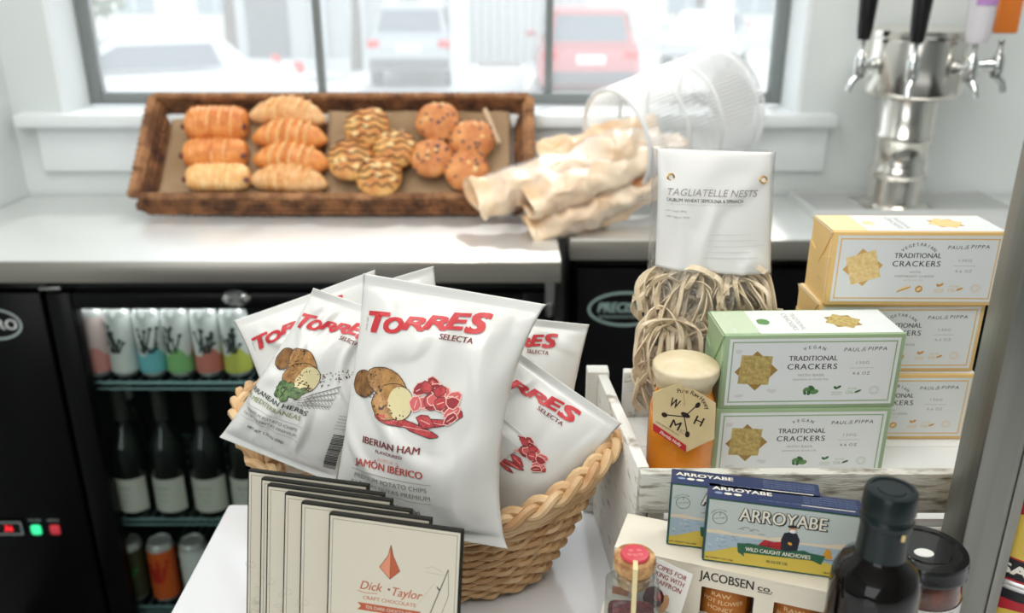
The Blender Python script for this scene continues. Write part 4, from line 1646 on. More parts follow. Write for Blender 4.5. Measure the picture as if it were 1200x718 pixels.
def herb_print():
    g, p = Ink(), Ink()
    g.text('ERRANEAN HERBS', -0.075, .0885, .0062, I_herbd, w=.098, bold=.012, align='l')
    g.text('AS MEDITERRÁNEAS', -0.075, .0785, .0062, I_olive, w=.092, bold=.012, align='l')
    g.line([(-.064, .0685), (.026, .0685)], .0004, I_pg, 1)
    g.text('PREMIUM POTATO CHIPS', -0.020, .0620, .0044, I_pg, w=.078)
    g.text('PATATAS FRITAS PREMIUM', -0.020, .0540, .0044, I_pg, w=.084)
    g.line([(-.064, .0480), (.026, .0480)], .0004, I_pg, 1)
    g.text('NET WT 1.76 Oz (50g)', -0.020, .0370, .0040, I_bk, w=.054, bold=.012)
    potatoes(p, -0.020, .136, 1.22)
    rnd = random.Random(6)
    for i in range(13):
        x, y = -0.030 + (i % 5) * .0075 + rnd.uniform(-.002, .002), .112 - (i // 5) * .0062 + rnd.uniform(-.002, .002)
        r_ = rnd.uniform(.0046, .0060)
        p.ell(x, y, r_ + .0006, r_ * .75 + .0006, I_herbd, 10 + 2 * i, rot=rnd.random() * 3, n=12)
        p.ell(x, y, r_, r_ * .75, I_herb, 11 + 2 * i, rot=rnd.random() * 3, n=12)
    for k in range(4):
        x0, y0 = .004, .104 - k * .003
        x1, y1 = .044, .134 - k * .010
        p.line([(x0, y0), (x1, y1)], .0006, I_pg, 1)
        for j in range(9):
            f = .15 + j * .09
            x, y = x0 + (x1 - x0) * f, y0 + (y1 - y0) * f
            for s_ in (-1, 1):
                p.line([(x, y), (x + .005, y + s_ * .004 + .001)], .0006, I_pg, 1)
    for i in range(46):
        x, y = rnd.uniform(.006, .046), 0
        y = .128 + (x - .006) * .55 + rnd.uniform(-.010, .010)
        p.ell(x, y, rnd.uniform(.0008, .0020), .0007, rnd.choice((I_herbd, I_out, I_maroon, I_herb)), 3, rot=rnd.random() * 3, n=6)
    return g, p


def plain_print():
    g, p = Ink(), Ink()
    ham(p, 0.022, .132, 1.08)
    potatoes(p, -0.036, .128, 1.0)
    slices(p, -0.004, .1040, 1.0)
    g.text('JAMÓN IBÉRICO', -0.022, .0655, .0064, I_jred, w=.068, bold=.015)
    return g, p


def chip_bag(label, corners, thick, seed, pr, pinch=(.05, .05), wr=1.0, low=.45, code=False, bright=1.0, detail=True):
    S, N = bag_surface(corners, thick, seed, pinch, wr=wr, low=low)
    base = (Vector(corners[2]) + Vector(corners[3])) / 2
    t = thing('chip_bag', label, 'bag', base, group='potato chip bags standing in the wicker basket')
    o = bag_mesh(S).build('foil_bag', M_bag, t, smooth=180, world=True)
    if pr is not None:
        g, p = pr()
        if code:
            bc = Ink()
            barcode(bc, .060, .020, .013, .050)
            for k in range(5):
                bc.text('patatas fritas en aceite de oliva', .066, .078 + k * .0045, .0014, I_bk, w=.016)
        mp = lambda x, y, off: S(min(1, max(0, x / BW + .5)), y / BH, 1, off) - base
        g.emit('lettering', t, mp, cell=.003, lift=.0011, step=.00002)
        if code:
            bc.emit('barcode', t, mp, cell=.004, lift=.0005)
        br = Ink()
        brand(br)
        br.emit('brand_lettering', t, mp, cell=.003, lift=.0011, step=.00002)
        p.emit('food_picture', t, mp, cell=.003, lift=.0010, step=.00001)
    return t


def corner(*a):
    return [at_y(u, v, y) for u, v, y in a]


# back to front
chip_bag('plain white chip bag at the very back, only its top right corner showing', corner((376, 350, .875), (510, 312, .86), (400, 520, .80), (545, 500, .79)), .03, 4, None)
chip_bag('white chip bag tilted left at the back, red lettering rising to the right', corner((273, 376, .86), (441, 316, .86), (335, 560, .79), (485, 520, .79)), .035, 3, plain_print, wr=.8)
chip_bag('white chip bag upright at the back right with a straight top edge', corner((548, 365, .83), (691, 380, .82), (520, 560, .78), (655, 575, .77)), .035, 5, plain_print, wr=.7, pinch=(.05, .03))
chip_bag('white chip bag leaning steeply to the right against the basket end', corner((570, 384, .765), (729, 497, .722), (468, 540, .74), (628, 655, .70)), .052, 6, plain_print, wr=.7, pinch=(.03, .05))
chip_bag('white chip bag wedged behind the front bag, one folded corner pointing right', corner((500, 410, .735), (622, 519, .705), (478, 520, .72), (560, 585, .70)), .016, 7, None, wr=.6)
chip_bag('white herb chip bag leaning left with potato and green herb picture', corner((369, 337, .765), (484, 380, .745), (257, 512, .745), (394, 567, .700)), .062, 2, herb_print, wr=1.6, pinch=(.03, .05), code=True)
chip_bag('large white ham chip bag in the middle with potato and ham picture', corner((427, 320, .735), (641, 357, .710), (386, 607, .668), (596, 643, .638)), .070, 1, ham_print, wr=1.5, pinch=(.02, .13), low=.42)

# ------------------------------------------------------------------ wicker basket
M_wil = mat('natural willow', (216, 180, 134), rough=0.55, rgb2=(178, 134, 90), vscale=30, bump=0.25, bscale=150)
M_wil2 = mat('pale willow', (226, 196, 152), rough=0.5, rgb2=(190, 150, 104), vscale=24, bump=0.25, bscale=150)
BC = Vector((-0.094, 0.787, TT))
byaw = R(-15)
t = thing('wicker_basket', 'boat shaped natural wicker basket with raised braided ends full of chip bags', 'basket', BC, (0, 0, byaw))
NS = 46
NR = 19


def bsk(phi, f, off=0.0):
    a = (0.130 + (0.198 - 0.130) * f ** 0.85) + off
    c = (0.078 + (0.110 - 0.078) * f ** 0.85) + off
    hh = 0.100 + 0.058 * abs(math.cos(phi)) ** 2.6
    return Vector((a * math.cos(phi), c * math.sin(phi), 0.004 + hh * f))


for k in range(NR):
    f = (k + 0.5) / NR
    pts = []
    M_ = NS * 4
    for i in range(M_):
        ph = 2 * PI * i / M_
        o_ = 0.0030 * math.cos(ph * NS / 2 + PI * (k % 2)) + 0.0003 * math.sin(i * 1.7 + k)
        pts.append(bsk(ph, f, o_) + Vector((0, 0, 0.0006 * math.sin(i * .9 + k * 2))))
    rv = [0.0030 + 0.0008 * abs(math.cos(2 * PI * i / M_)) ** 2 for i in range(M_)]
    MB().tube(pts, rv, n=6, closed=True, flat=1.05).build('weaver', M_wil if k % 3 else M_wil2, t)
for i in range(NS):
    ph = 2 * PI * (i + 0.0) / NS
    MB().tube([bsk(ph, 0), bsk(ph, .33), bsk(ph, .66), bsk(ph, 1.0)], 0.0027, n=5).build('stake', M_wil, t)
for j in range(3):
    pts, rr = [], []
    M_ = 260
    for i in range(M_):
        ph = 2 * PI * i / M_
        tw = 14 * ph + 2 * PI * j / 3
        ctr = bsk(ph, 1.03)
        rad = Vector((math.cos(ph), math.sin(ph), 0)).normalized()
        pts.append(ctr + rad * 0.0062 * math.cos(tw) + Vector((0, 0, 0.0046 * math.sin(2 * tw))))
    MB().tube(pts, 0.0046, n=7, closed=True).build('braided_rim_strand', M_wil2 if j else M_wil, t)
for j in range(2):
    pts = [bsk(2 * PI * i / 90, 0.93 - .045 * j, 0.004) for i in range(90)]
    MB().tube(pts, 0.0042, n=6, closed=True).build('rim_band', M_wil2, t)
m = MB()
m.lathe([(0, 0.003), (1, 0.003), (1, 0.007), (0, 0.007)], n=40, ex=0.128, ey=0.077)
m.build('base', M_wil, t)

# ------------------------------------------------------------------ chocolate bars
M_choc_e = mat('bar wrapper dark edge', (34, 34, 30), rough=0.6, spec=.2)
I_cream = mat('wrapper cream', (206, 200, 182), rough=0.55)
I_cream2 = ink('wrapper sketch', (176, 170, 152))
I_line = ink('wrapper line', (74, 70, 62))
I_rust = ink('rust', (176, 88, 54))
I_rustd = ink('rust dark', (128, 60, 38))
tilt = R(13.5)
CWd, CHt, CTh = .107, .2055, .0062


def bar_mesh_print(t):
    MB().span((0, 0, 0), (CWd, CTh, CHt), bev=.0006).build('wrapper', M_choc_e, t, smooth=30)
    g = Ink()
    g.rect(.0014, .0014, CWd - .0014, CHt - .0016, I_cream, 0)
    g.frame(.0034, .0034, CWd - .0034, CHt - .0038, .00035, I_line, 1)
    T = CHt
    x = .0515
    g.poly([(x, T - .0185), (x - .0022, T - .0275), (x - .0088, T - .0375), (x, T - .0460)], ink('rust light', (214, 140, 108)), 1)
    g.poly([(x, T - .0185), (x, T - .0460), (x + .0078, T - .0385), (x + .0022, T - .0275)], I_rust, 1)
    g.line([(x, T - .0185), (x, T - .0460)], .0005, I_rustd, 2)
    g.line([(x, T - .0185), (x - .0022, T - .0275), (x - .0088, T - .0375), (x, T - .0460), (x + .0078, T - .0385), (x + .0022, T - .0275), (x, T - .0185)], .0005, I_rustd, 2)
    g.text('Dick', x - .0150, T - .0540, .0068, I_rust, w=.0185, shear=.35, bold=.012)
    g.ell(x - .0005, T - .0545, .0010, .0010, I_rustd, 1, n=10)
    g.text('Taylor', x + .0145, T - .0555, .0068, I_rust, w=.0240, shear=.35, bold=.012)
    g.line([(x - .026, T - .0590), (x - .020, T - .0602), (x - .010, T - .0594)], .0005, I_rust, 1)
    g.text('CRAFT CHOCOLATE', x, T - .0640, .0028, I_rust, w=.0430, bold=.01)
    g.poly([(x - .0260, T - .0685), (x + .0260, T - .0685), (x + .0230, T - .0715), (x + .0260, T - .0745), (x - .0260, T - .0745), (x - .0230, T - .0715)], I_rust, 1)
    g.text('72% DARK CHOCOLATE', x, T - .0715, .0026, I_cream, w=.038, layer=2, bold=.01)
    # ship mast and sail, right
    g.line([(.0975, T - .0315), (.0810, T - .0790)], .0008, I_line, 1)
    g.line([(.0890, T - .0465), (.0915, T - .0490)], .0012, I_line, 1)
    g.line([(.0975, T - .0315), (.0985, T - .0520), (.0900, T - .0790)], .0004, I_line, 1)
    g.line([(.0870, T - .0440), (.0700, T - .0690)], .0003, I_cream2, 1)
    g.line([(.0790, T - .0330), (.0850, T - .0310), (.0930, T - .0340)], .0004, I_cream2, 1)
    g.line([(.0800, T - .0360), (.0960, T - .0365)], .0004, I_cream2, 1)
    # engraved leaves low at the left
    rnd = random.Random(3)
    for i in range(34):
        a = rnd.uniform(0, 1.5)
        r_ = rnd.uniform(.02, .085)
        cx_, cy_ = .003 + abs(math.sin(a)) * r_ * .42, T - .150 + math.cos(a) * r_ * .9
        g.line([(cx_, cy_), (cx_ + rnd.uniform(-.005, .006), cy_ + rnd.uniform(-.006, .006))], .0004, I_cream2, 1)
        g.ring(cx_, cy_, rnd.uniform(.002, .005), rnd.uniform(.0015, .004), .0003, I_cream2, 1, n=10)
    g.text('TREES OF LIFE', x, T - .10, .0030, I_line, w=.040)
    g.emit('front_print', t, flatmap((0, 0, 0), (1, 0, 0), (0, 0, 1)), lift=.0002, step=.00004)


tls = [(290.5, 551), (306, 560.7), (313, 568), (333.5, 578), (352.7, 588.7), (385.5, 601.5)]
trs = [(431, 569.5), (449, 580), (458, 587), (480, 599), (503, 609), (542.5, 623.3)]
names = ['rearmost cream chocolate bar of the upright row', 'second cream chocolate bar from the back of the row', 'third cream chocolate bar from the back of the row',
         'fourth cream chocolate bar from the back, showing a narrow left strip', 'cream chocolate bar just behind the front one', 'front cream chocolate bar with rust lettering and sail drawing']
TOPD = 0.588 - CHt * math.cos(tilt)
first = None
for (a, b_, lb) in zip(tls, trs, names):
    pa, pb = at_drop(a[0], a[1], TOPD), at_drop(b_[0], b_[1], TOPD)
    yaw = math.atan2(pb.y - pa.y, pb.x - pa.x)
    # lean back about the bottom edge
    back = Vector((-math.sin(yaw), math.cos(yaw), 0)) * (CHt * math.sin(tilt))
    loc = Vector((pa.x, pa.y, TT + .0002)) - back
    loc.z = TT + .0006
    if first is None:
        t = thing('chocolate_bar', lb, 'chocolate bar', loc, (0, 0, 0), 'cream wrapped chocolate bars in an upright row')
        t.rotation_euler = (-tilt, 0, yaw)
        bar_mesh_print(t)
        first = t
    else:
        dup(first, loc, (-tilt, 0, yaw), lb)

# ------------------------------------------------------------------ pasta bag
M_cello = film('clear cellophane', gloss=0.42, rough=0.06, haze=0.05, bump=1.0, bscale=26)
pc = corner((764, 171, .865), (909, 175, .865), (742, 490, .838), (909, 490, .838))
Sp, Np = bag_surface(pc, .062, 11, (.03, .03), seal=.01, wr=1.0, low=.36)
base = (pc[2] + pc[3]) / 2
t = thing('pasta_bag', 'clear bag of tagliatelle nests with a tall white header card and two gold eyelets', 'bag', base)
bag_mesh(Sp, seal=.01, ns=36, nt=46).build('clear_film', M_cello, t, smooth=180, world=True)


def card(a, c):
    s = .045 + a * .925
    tb = .585 + .02 * (a - .5) ** 2 - .02 * a + .006 * math.sin(a * 3)
    return Sp(s, tb + (0.992 - tb) * c, 1, .0012) - base


o = MB().grid(card, 30, 40).build('header_card', mat('header card', (222, 223, 220), rough=0.5), t, smooth=180)
md = o.modifiers.new('thickness', 'SOLIDIFY')
md.thickness = .0005
g = Ink()
I_gold = mat('eyelet gold', (214, 176, 110), rough=0.25, metal=0.8)
PWd, PHt = .146, .30


def pm(x, y, off):
    return Sp(x / PWd + .5, y / PHt, 1, .0016 + off) - base


g.text('TAGLIATELLE NESTS', -.003, .2560, .0068, I_gr, w=.106, shear=.3)
g.text('DURUM WHEAT SEMOLINA & SPINACH', -.0125, .2480, .0034, ink('card grey', (96, 94, 92)), w=.088, bold=.015)
g.text('Ingredients: semolina of durum wheat and spinach 2%', -.012, .2440, .0013, I_lg, w=.086)
g.text('Net weight 250 g', -.046, .2370, .0016, I_gr, w=.022)
g.text('Valdagno, Italia', -.044, .2310, .0018, I_gr, w=.026)
for k in range(5):
    g.line([(-.010, .214 - k * .006), (-.010 + .05 + .01 * (k % 3), .214 - k * .006)], .0003, I_lg, 1)
g.line([(-.014, .190), (.032, .190)], .0004, I_lg, 1)
g.emit('lettering', t, pm, cell=.01, lift=.0002, step=.00004)
for x in (-.052, .056):
    p = pm(x, .270, 0)
    MB().tube([p + Vector((.0032 * math.cos(a), -.0006, .0032 * math.sin(a))) for a in [2 * PI * i / 20 for i in range(20)]], .0010, n=6, closed=True).build('eyelet', I_gold, t)
    MB().lathe([(0, 0), (.0026, 0), (.0026, .0004), (0, .0004)], n=16, M=Matrix.Rotation(PI / 2, 4, 'X'), c=p + Vector((0, -.0002, 0))).build('eyelet_hole', mat('eyelet light', (240, 240, 236), rough=.5), t)

M_pasta = mat('dry egg ribbon', (236, 222, 196), rough=0.65, rgb2=(216, 198, 166), vscale=40, sss=0.0)
nest_px = [(778, 402, .033, .834, 'lower left nest of tagliatelle in the clear bag'), (812, 350, .034, .838, 'upper middle nest of tagliatelle with loops hanging down'),
           (868, 352, .034, .840, 'upper right nest of tagliatelle in the clear bag'), (775, 345, .026, .852, 'upper left nest of tagliatelle, curled tight'),
           (832, 408, .034, .836, 'centre nest of tagliatelle just above the honey jar'), (885, 400, .032, .842, 'right nest of tagliatelle behind the green carton'),
           (772, 448, .028, .840, 'bottom left nest of tagliatelle beside the honey jar'),
           (800, 372, .036, .860, 'rear left nest of tagliatelle seen through the gaps'), (862, 376, .036, .862, 'rear right nest of tagliatelle seen through the gaps'),
           (800, 432, .034, .858, 'rear bottom nest of tagliatelle behind the honey jar')]
for n_, (u, v, r_, y, lb) in enumerate(nest_px):
    p = at_y(u, v, y)
    t = thing('pasta_nest', lb, 'pasta', p, group='tagliatelle nests in the clear bag')
    rnd = random.Random(50 + n_)
    axs = rnd.uniform(-.5, .5)
    for k in range(30):
        rx = r_ * rnd.uniform(.10, .95)
        rz_ = r_ * rnd.uniform(.75, 1.2)
        ox, oz = rnd.uniform(-.3, .3) * r_, rnd.uniform(-.25, .15) * r_
        yy = rnd.uniform(-.014, .012)
        a0, a1 = rnd.uniform(-1.2, .6), rnd.uniform(2.4, 4.6)
        tw = rnd.uniform(-.5, .5)
        pts = []
        for i in range(22):
            a = a0 + (a1 - a0) * i / 21
            x = ox + rx * math.cos(a) * (1 + .12 * math.sin(3 * a + k))
            z = oz + rz_ * math.sin(a) + (-.012 if math.sin(a) < -.2 else 0) * abs(math.sin(a))
            y_ = yy + .008 * math.sin(2 * a + tw * 6)
            q = Vector((x * math.cos(axs) - z * math.sin(axs), y_, x * math.sin(axs) + z * math.cos(axs)))
            q.x = max(-.045, min(.045, q.x))
            pts.append(q)
        MB().tube(pts, .0038, n=4, flat=.24, up=(rnd.uniform(-.6, .6), rnd.uniform(-1, 1), .3)).build('pasta_ribbon', M_pasta, t, smooth=0)
# ------------------------------------------------------------------ honey jar
hp = at_y(795, 480, 0.747)
hp = Vector((hp.x + .004, 0.747, CF))
M_honey = mat('amber honey', (255, 160, 36), rough=0.04, trans=0.35, ior=1.35, coat=0.6, emit=0.0)
t = thing('honey_jar', 'amber honey jar with a cream wax cap, twine and a hexagonal tag', 'jar', hp)
hr = .0325
MB().lathe([(0, .001), (hr * .8, .001), (hr * .97, .006), (hr, .014), (hr, .066), (hr * .96, .080), (hr * .84, .092), (hr * .76, .098), (hr * .74, .104), (0, .104)], n=48).build('honey_body', M_honey, t)
m = MB()
m.grid(lambda a, c: Vector(((lambda r_: r_ * math.cos(2 * PI * a))(max(.0001, R_ := (hr * (0.78 + .20 * math.sin(min(1, c * 1.9) * PI / 2)) if c < .55 else hr * .98 * max(0, 1 - ((c - .55) / .45) ** 2.6) ** .5) * (1 + .015 * noise.noise(Vector((a * 9, c * 5, 1)))))), R_ * math.sin(2 * PI * a), .099 + (.018 * min(1, c / .55) + .0095 * max(0, (c - .55) / .45)))), 40, 26, closeu=True)
m.build('wax_cap', mat('cream wax', (226, 214, 184), rough=0.4, rgb2=(206, 186, 146), vscale=30), t, smooth=180)
M_twine = mat('twine', (196, 168, 124), rough=0.9)
for k in range(3):
    MB().tube([Vector((hr * .80 * math.cos(a), hr * .80 * math.sin(a), .0975 + .0014 * k + .0015 * math.sin(a))) for a in [2 * PI * i / 40 for i in range(40)]], .0007, n=5, closed=True).build('twine', M_twine, t)
hexp = [(800, 447), (839, 472), (837, 514), (804, 529.5), (765, 504), (765, 460)]
HY = .7125
wp = [at_y(u, v, HY + (v - 490) * -.00012) - hp for u, v in hexp]
cen = sum(wp, Vector()) / 6
nrm = (wp[1] - wp[3]).cross(wp[0] - wp[4]).normalized()
if nrm.y > 0:
    nrm = -nrm
m = MB()
m.add([q for q in wp] + [q - nrm * .0006 for q in wp], [tuple(range(6)), tuple(range(6, 12))] + [(i, (i + 1) % 6, 6 + (i + 1) % 6, 6 + i) for i in range(6)])
tg = m.build('paper_tag', mat('kraft tag', (226, 210, 170), rough=.6, rgb2=(206, 186, 140), vscale=12), t, smooth=0)
ux = (wp[1] - wp[0]).normalized()          # along the top edge
uy = nrm.cross(ux).normalized()
sc_ = (wp[1] - wp[0]).length
g = Ink()
I_b2 = ink('stamp black', (40, 34, 28))
g.arc('Pure Raw Honey', -.002, -.004, .0275, R(128), R(56), .0040, I_b2, bold=.01)
g.text('W', -.0150, .0060, .0085, I_b2, w=.0090, bold=.015, rot=R(10))
g.text('H', .0140, .0040, .0085, I_b2, w=.0078, bold=.015, rot=R(10))
g.text('M', -.0020, -.0110, .0085, I_b2, w=.0090, bold=.015, rot=R(10))
g.text('KC', .0070, -.0130, .0040, ink('stamp grey', (130, 120, 100)), w=.0045, rot=R(10))
g.line([(.0035, .0150), (0, .0), (.0120, -.0120)], .0010, I_b2, 1)
g.line([(0, .0), (-.0160, -.0080)], .0010, I_b2, 1)
g.ell(.0040, .0160, .0022, .0030, I_b2, 1)
g.ell(.0125, -.0125, .0022, .0030, I_b2, 1, rot=.6)
g.ell(-.0165, -.0085, .0030, .0022, I_b2, 1)
g.ell(.0, .0020, .0048, .0022, I_b2, 1, rot=.1)
g.text('www.honeymarket.com', -.0065, -.0175, .0016, I_b2, w=.026, rot=R(1))
I_rb = ink('tag red band', (184, 40, 46))
# red band along the lower left edge of the tag
mpt = lambda x, y, off: cen + ux * x + uy * y + nrm * off
g.emit('tag_print', t, mpt, lift=.0003, step=.00005)
A, B_ = wp[4], wp[3]
up_ = (wp[5] - wp[4]).normalized() * .0075
m = MB().add([A + nrm * .0004, B_ + nrm * .0004, B_ + up_ * .9 + nrm * .0004, A + up_ + nrm * .0004], [(0, 1, 2, 3)])
m.build('tag_band', I_rb, t, smooth=0, recalc=False)
bx_ = (B_ - A).normalized()
by_ = nrm.cross(bx_).normalized()
g = Ink()
g.text('Florida Holly', (B_ - A).length * .48, .0028, .0030, ink('tag white', (240, 230, 214)), w=.024, bold=.01)
g.emit('band_lettering', t, lambda x, y, off: A + bx_ * x + by_ * y + nrm * (off + .0004), lift=.0002)
MB().tube([Vector((-.018, -.020, .099)), Vector((-.006, -.034, .094)), wp[0] + Vector((0, 0, -.004))], .0007, n=5).build('twine', M_twine, t)

# ------------------------------------------------------------------ honey sampler carton
jt = H - .449
j0 = at_drop(720, 641, .449)
j1 = at_drop(1000, 700, .449)
jyaw = math.atan2(j1.y - j0.y, j1.x - j0.x)
t = thing('honey_gift_box', 'cream gift carton with windows onto honey jars, under the anchovy packs', 'box', (j0.x, j0.y, TT), (0, 0, jyaw))
JW, JD, JH = .215, .052, .139
M_jc = mat('cream carton', (226, 220, 204), rough=.5, var=.02, vscale=12)
wins = [(.074 + i * .0575, .042) for i in range(3)]
wz0, wz1 = .045, .119
def jb(a, b_, name='carton'):
    pass
m = MB()
m.span((0, .0022, 0), (.002, JD, JH - .0022))
m.span((JW - .002, .0022, 0), (JW, JD, JH - .0022))
m.span((.002, JD - .002, 0), (JW - .002, JD, JH - .0022))
m.span((0, 0, JH - .002), (JW, JD, JH))
m.span((.002, .002, 0), (JW - .002, JD - .002, .002))
m.build('carton', M_jc, t, smooth=0)
m = MB()
m.span((0, 0, wz1), (JW, .0018, JH - .0022))
m.span((0, 0, 0), (JW, .0018, wz0))
xx = 0
for x, w_ in wins + [(JW, 0)]:
    m.span((xx, 0, wz0), (x, .0018, wz1))
    xx = x + w_
fp = m.build('window_panel', M_jc, t, smooth=0)
g = Ink()
g.text('JACOBSEN', .0930, .1305, .0082, I_bk, w=.0430, bold=.015)
g.text('co.', .1235, .1300, .0056, I_bk, w=.0115, bold=.015)
g.line([(.1180, .1258), (.1285, .1258)], .0007, I_bk, 1)
for k in range(2):
    g.rect(.0, .092 - k * .0, .055, .100, ink('honey orange', (206, 132, 62)), 0)
g.emit('lettering', fp, flatmap((0, 0, 0), (1, 0, 0), (0, 0, 1)), lift=.0003, step=.00005)
for i, ((x, w_), s_) in enumerate(zip(wins, (('RAW', 'HOT FLOWER', 'HONEY'), ('RAW', 'BUCKWHEAT', 'HONEY'), ('RAW', 'CLOVER', 'HONEY')))):
    jc = Vector((x + w_ / 2 - .003, .026, .004))
    yaw = Matrix.Rotation(jyaw, 4, 'Z')
    jj = thing('sample_honey_jar', ('small amber honey jar behind the left carton window', 'small amber honey jar in the carton window left of the dark bottle', 'small amber honey jar in the carton window hidden by the dark bottle')[i], 'jar',
               Vector((j0.x, j0.y, TT)) + (yaw @ jc), (0, 0, jyaw), 'honey jars in the gift carton')
    MB().lathe([(0, 0), (.020, 0), (.022, .004), (.022, .112), (.018, .118), (0, .118)], n=30).build('glass_body', mat('brown honey', (150, 84, 30), rough=.12, coat=.5), jj)
    g = Ink()
    for k, q in enumerate(s_):
        g.text(q, -.002 if k != 1 else 0, .1065 - k * .0068, .0040, ink('label pale', (224, 196, 150)), w=.008 + .0026 * len(q), bold=.01)
    g.text('Portland, Oregon', 0, .0835, .0024, ink('label pale', (224, 196, 150)), w=.024)
    g.rect(-.024, .07, .021, .116, mat('ink amber label', (178, 108, 44), rough=.4), 0)
    g.emit('label_paper', jj, cylmap(.0222), cell=.005, lift=.0002, step=.00008)

# ------------------------------------------------------------------ anchovy packs
M_blue = mat('pack blue', (32, 45, 84), rough=.4)
I_navy = ink('pack edge navy', (30, 44, 62))
I_pgreen = ink('pack green', (36, 92, 66))


def anchovy(label, loc, yaw):
    W_, D_, H_ = .118, .022, .061
    t = thing('anchovy_pack', label, 'box', loc, (0, 0, yaw), 'anchovy packs on the honey carton')
    MB().span((0, 0, 0), (W_, D_, H_), bev=.0012).build('carton', M_blue, t, smooth=30)
    g = Ink()
    P = lambda x, y: (x * W_, y * H_)
    def R4(x0, y0, x1, y1, m, l):
        g.rect(x0 * W_, y0 * H_, x1 * W_, y1 * H_, m, l)
    R4(.006, .012, .994, .988, I_pgreen, 0)
    R4(.016, .030, .984, .970, ink('pack sky', (184, 194, 190)), 1)
    g.poly([P(.016, .50), P(.016, .46), P(.984, .44), P(.984, .50), P(.93, .55), P(.87, .53), P(.80, .50), P(.6, .48), P(.5, .53), P(.42, .49), P(.33, .51), P(.2, .49), P(.1, .52)], ink('pack cloud', (218, 204, 178)), 2)
    R4(.016, .16, .984, .455, ink('pack sea', (160, 180, 192)), 3)
    rnd = random.Random(8)
    for i in range(70):
        x, y = rnd.uniform(.02, .96), rnd.uniform(.2, .45)
        g.line([P(x, y), P(x + rnd.uniform(.012, .03), y + rnd.uniform(-.006, .006))], .0004, ink('pack wave', (104, 130, 160)) if i % 2 else ink('pack foam', (210, 220, 222)), 4)
    g.poly([P(.016, .03), P(.984, .03), P(.984, .10), P(.86, .20), P(.72, .27), P(.30, .30), P(.20, .28), P(.08, .18), P(.016, .15)], ink('pack sand', (206, 182, 76)), 5)
    # badge
    g.ring(.095 * W_, .70 * H_, .0058, .0058, .0005, I_pgreen, 2)
    g.text('SUSTAINABLE', .095 * W_, .70 * H_, .0012, I_pgreen, w=.0085, rot=R(12), layer=3)
    g.line([P(.095, .74), P(.095, .80), P(.10, .79)], .0004, I_pgreen, 3)
    g.arc('CERTIFIED', .095 * W_, .70 * H_, .0078, R(150), R(60), .0014, I_pgreen, layer=3, bold=.02)
    # name with a dark block shadow
    for dx, dy, b_, c_, l in ((.0008, -.0007, .035, I_bk, 6), (0, 0, .045, I_bk, 7), (0, 0, .012, ink('pack cream', (226, 222, 206)), 8)):
        g.text('ARROYABE', .50 * W_ + dx, .80 * H_ + dy, .0112, c_, w=.066, bold=b_, layer=l)
    # gulls
    for (x, y, s_) in ((.27, .60, 1), (.33, .585, .9), (.24, .575, .7), (.38, .53, .7), (.31, .565, .5)):
        g.line([P(x - .03 * s_, y - .012 * s_), P(x - .008 * s_, y + .014 * s_), P(x, y), P(x + .010 * s_, y + .012 * s_), P(x + .03 * s_, y - .008 * s_)], .0004, ink('gull', (120, 110, 98)), 6)
    # boat, fisherman, sail
    g.poly([P(.36, .36), P(.40, .46), P(.46, .44), P(.53, .47), P(.56, .34), P(.50, .29), P(.40, .30)], ink('boat red', (172, 32, 40)), 7)
    g.line([P(.37, .36), P(.55, .38)], .0005, I_bk, 8)
    g.line([P(.43, .45), P(.43, .31)], .0004, I_bk, 8)
    navy = ink('coat navy', (26, 30, 44))
    g.poly([P(.515, .26), P(.505, .50), P(.52, .60), P(.56, .63), P(.60, .62), P(.625, .52), P(.615, .30), P(.60, .26)], navy, 9)
    g.ell(.572 * W_, .665 * H_, .0028, .0031, ink('skin', (196, 140, 100)), 10)
    g.ell(.574 * W_, .640 * H_, .0026, .0017, ink('beard', (232, 232, 228)), 11)
    g.ell(.567 * W_, .712 * H_, .0036, .0014, navy, 12, rot=.1)
    g.line([P(.585, .645), P(.605, .640)], .0004, navy, 12)
    g.ell(.565 * W_, .45 * H_, .0018, .0012, ink('hands', (222, 160, 50)), 11, rot=-.5)
    g.poly([P(.775, .30), P(.80, .45), P(.83, .42), P(.845, .29)], ink('sail ochre', (208, 150, 52)), 7)
    g.line([P(.77, .275), P(.85, .275)], .0005, I_bk, 8)
    g.poly([P(.225, .355), P(.235, .215), P(.25, .20), P(.28, .155), P(.275, .215), P(.72, .235), P(.78, .19), P(.80, .33), P(.70, .345), P(.66, .375), P(.55, .33), P(.30, .375), P(.27, .36)], I_pgreen, 13)
    g.text('WILD CAUGHT ANCHOVIES', .495 * W_, .280 * H_, .0036, ink('pack cream', (226, 222, 206)), w=.050, layer=14, bold=.02)
    g.text('IN OLIVE OIL', .50 * W_, .130 * H_, .0026, I_pgreen, w=.0165, layer=14, bold=.015)
    g.text('NET WEIGHT 1.76oz (50g)', .115 * W_, .075 * H_, .0014, I_bk, w=.022, layer=14, bold=.01)
    g.text('PRODUCT OF SPAIN', .88 * W_, .075 * H_, .0014, I_bk, w=.018, layer=14, bold=.01)
    g.emit('front_print', t, flatmap((0, 0, 0), (1, 0, 0), (0, 0, 1)), lift=.0002, step=.00003)
    g = Ink()
    Iw = ink('pack cream', (226, 222, 206))
    g.text('ARROYABE', .027, .0140, .0046, Iw, w=.046, bold=.03)
    for k in range(3):
        g.ell(.0085 + k * .0075, .0075, .0032, .0016, Iw if k else ink('pack ghost', (130, 146, 178)), 1, n=14)
    for k in range(4):
        g.text('filetes de anchoa en aceite de oliva ingredients', .094, .0175 - k * .0030, .0014, ink('pack ghost', (160, 174, 200)), w=.040)
    g.text('processed in Spain, keep refrigerated', .058, .0045, .0012, ink('pack ghost', (160, 174, 200)), w=.036)
    g.rect(.072, .0035, .112, .0044, Iw, 1)
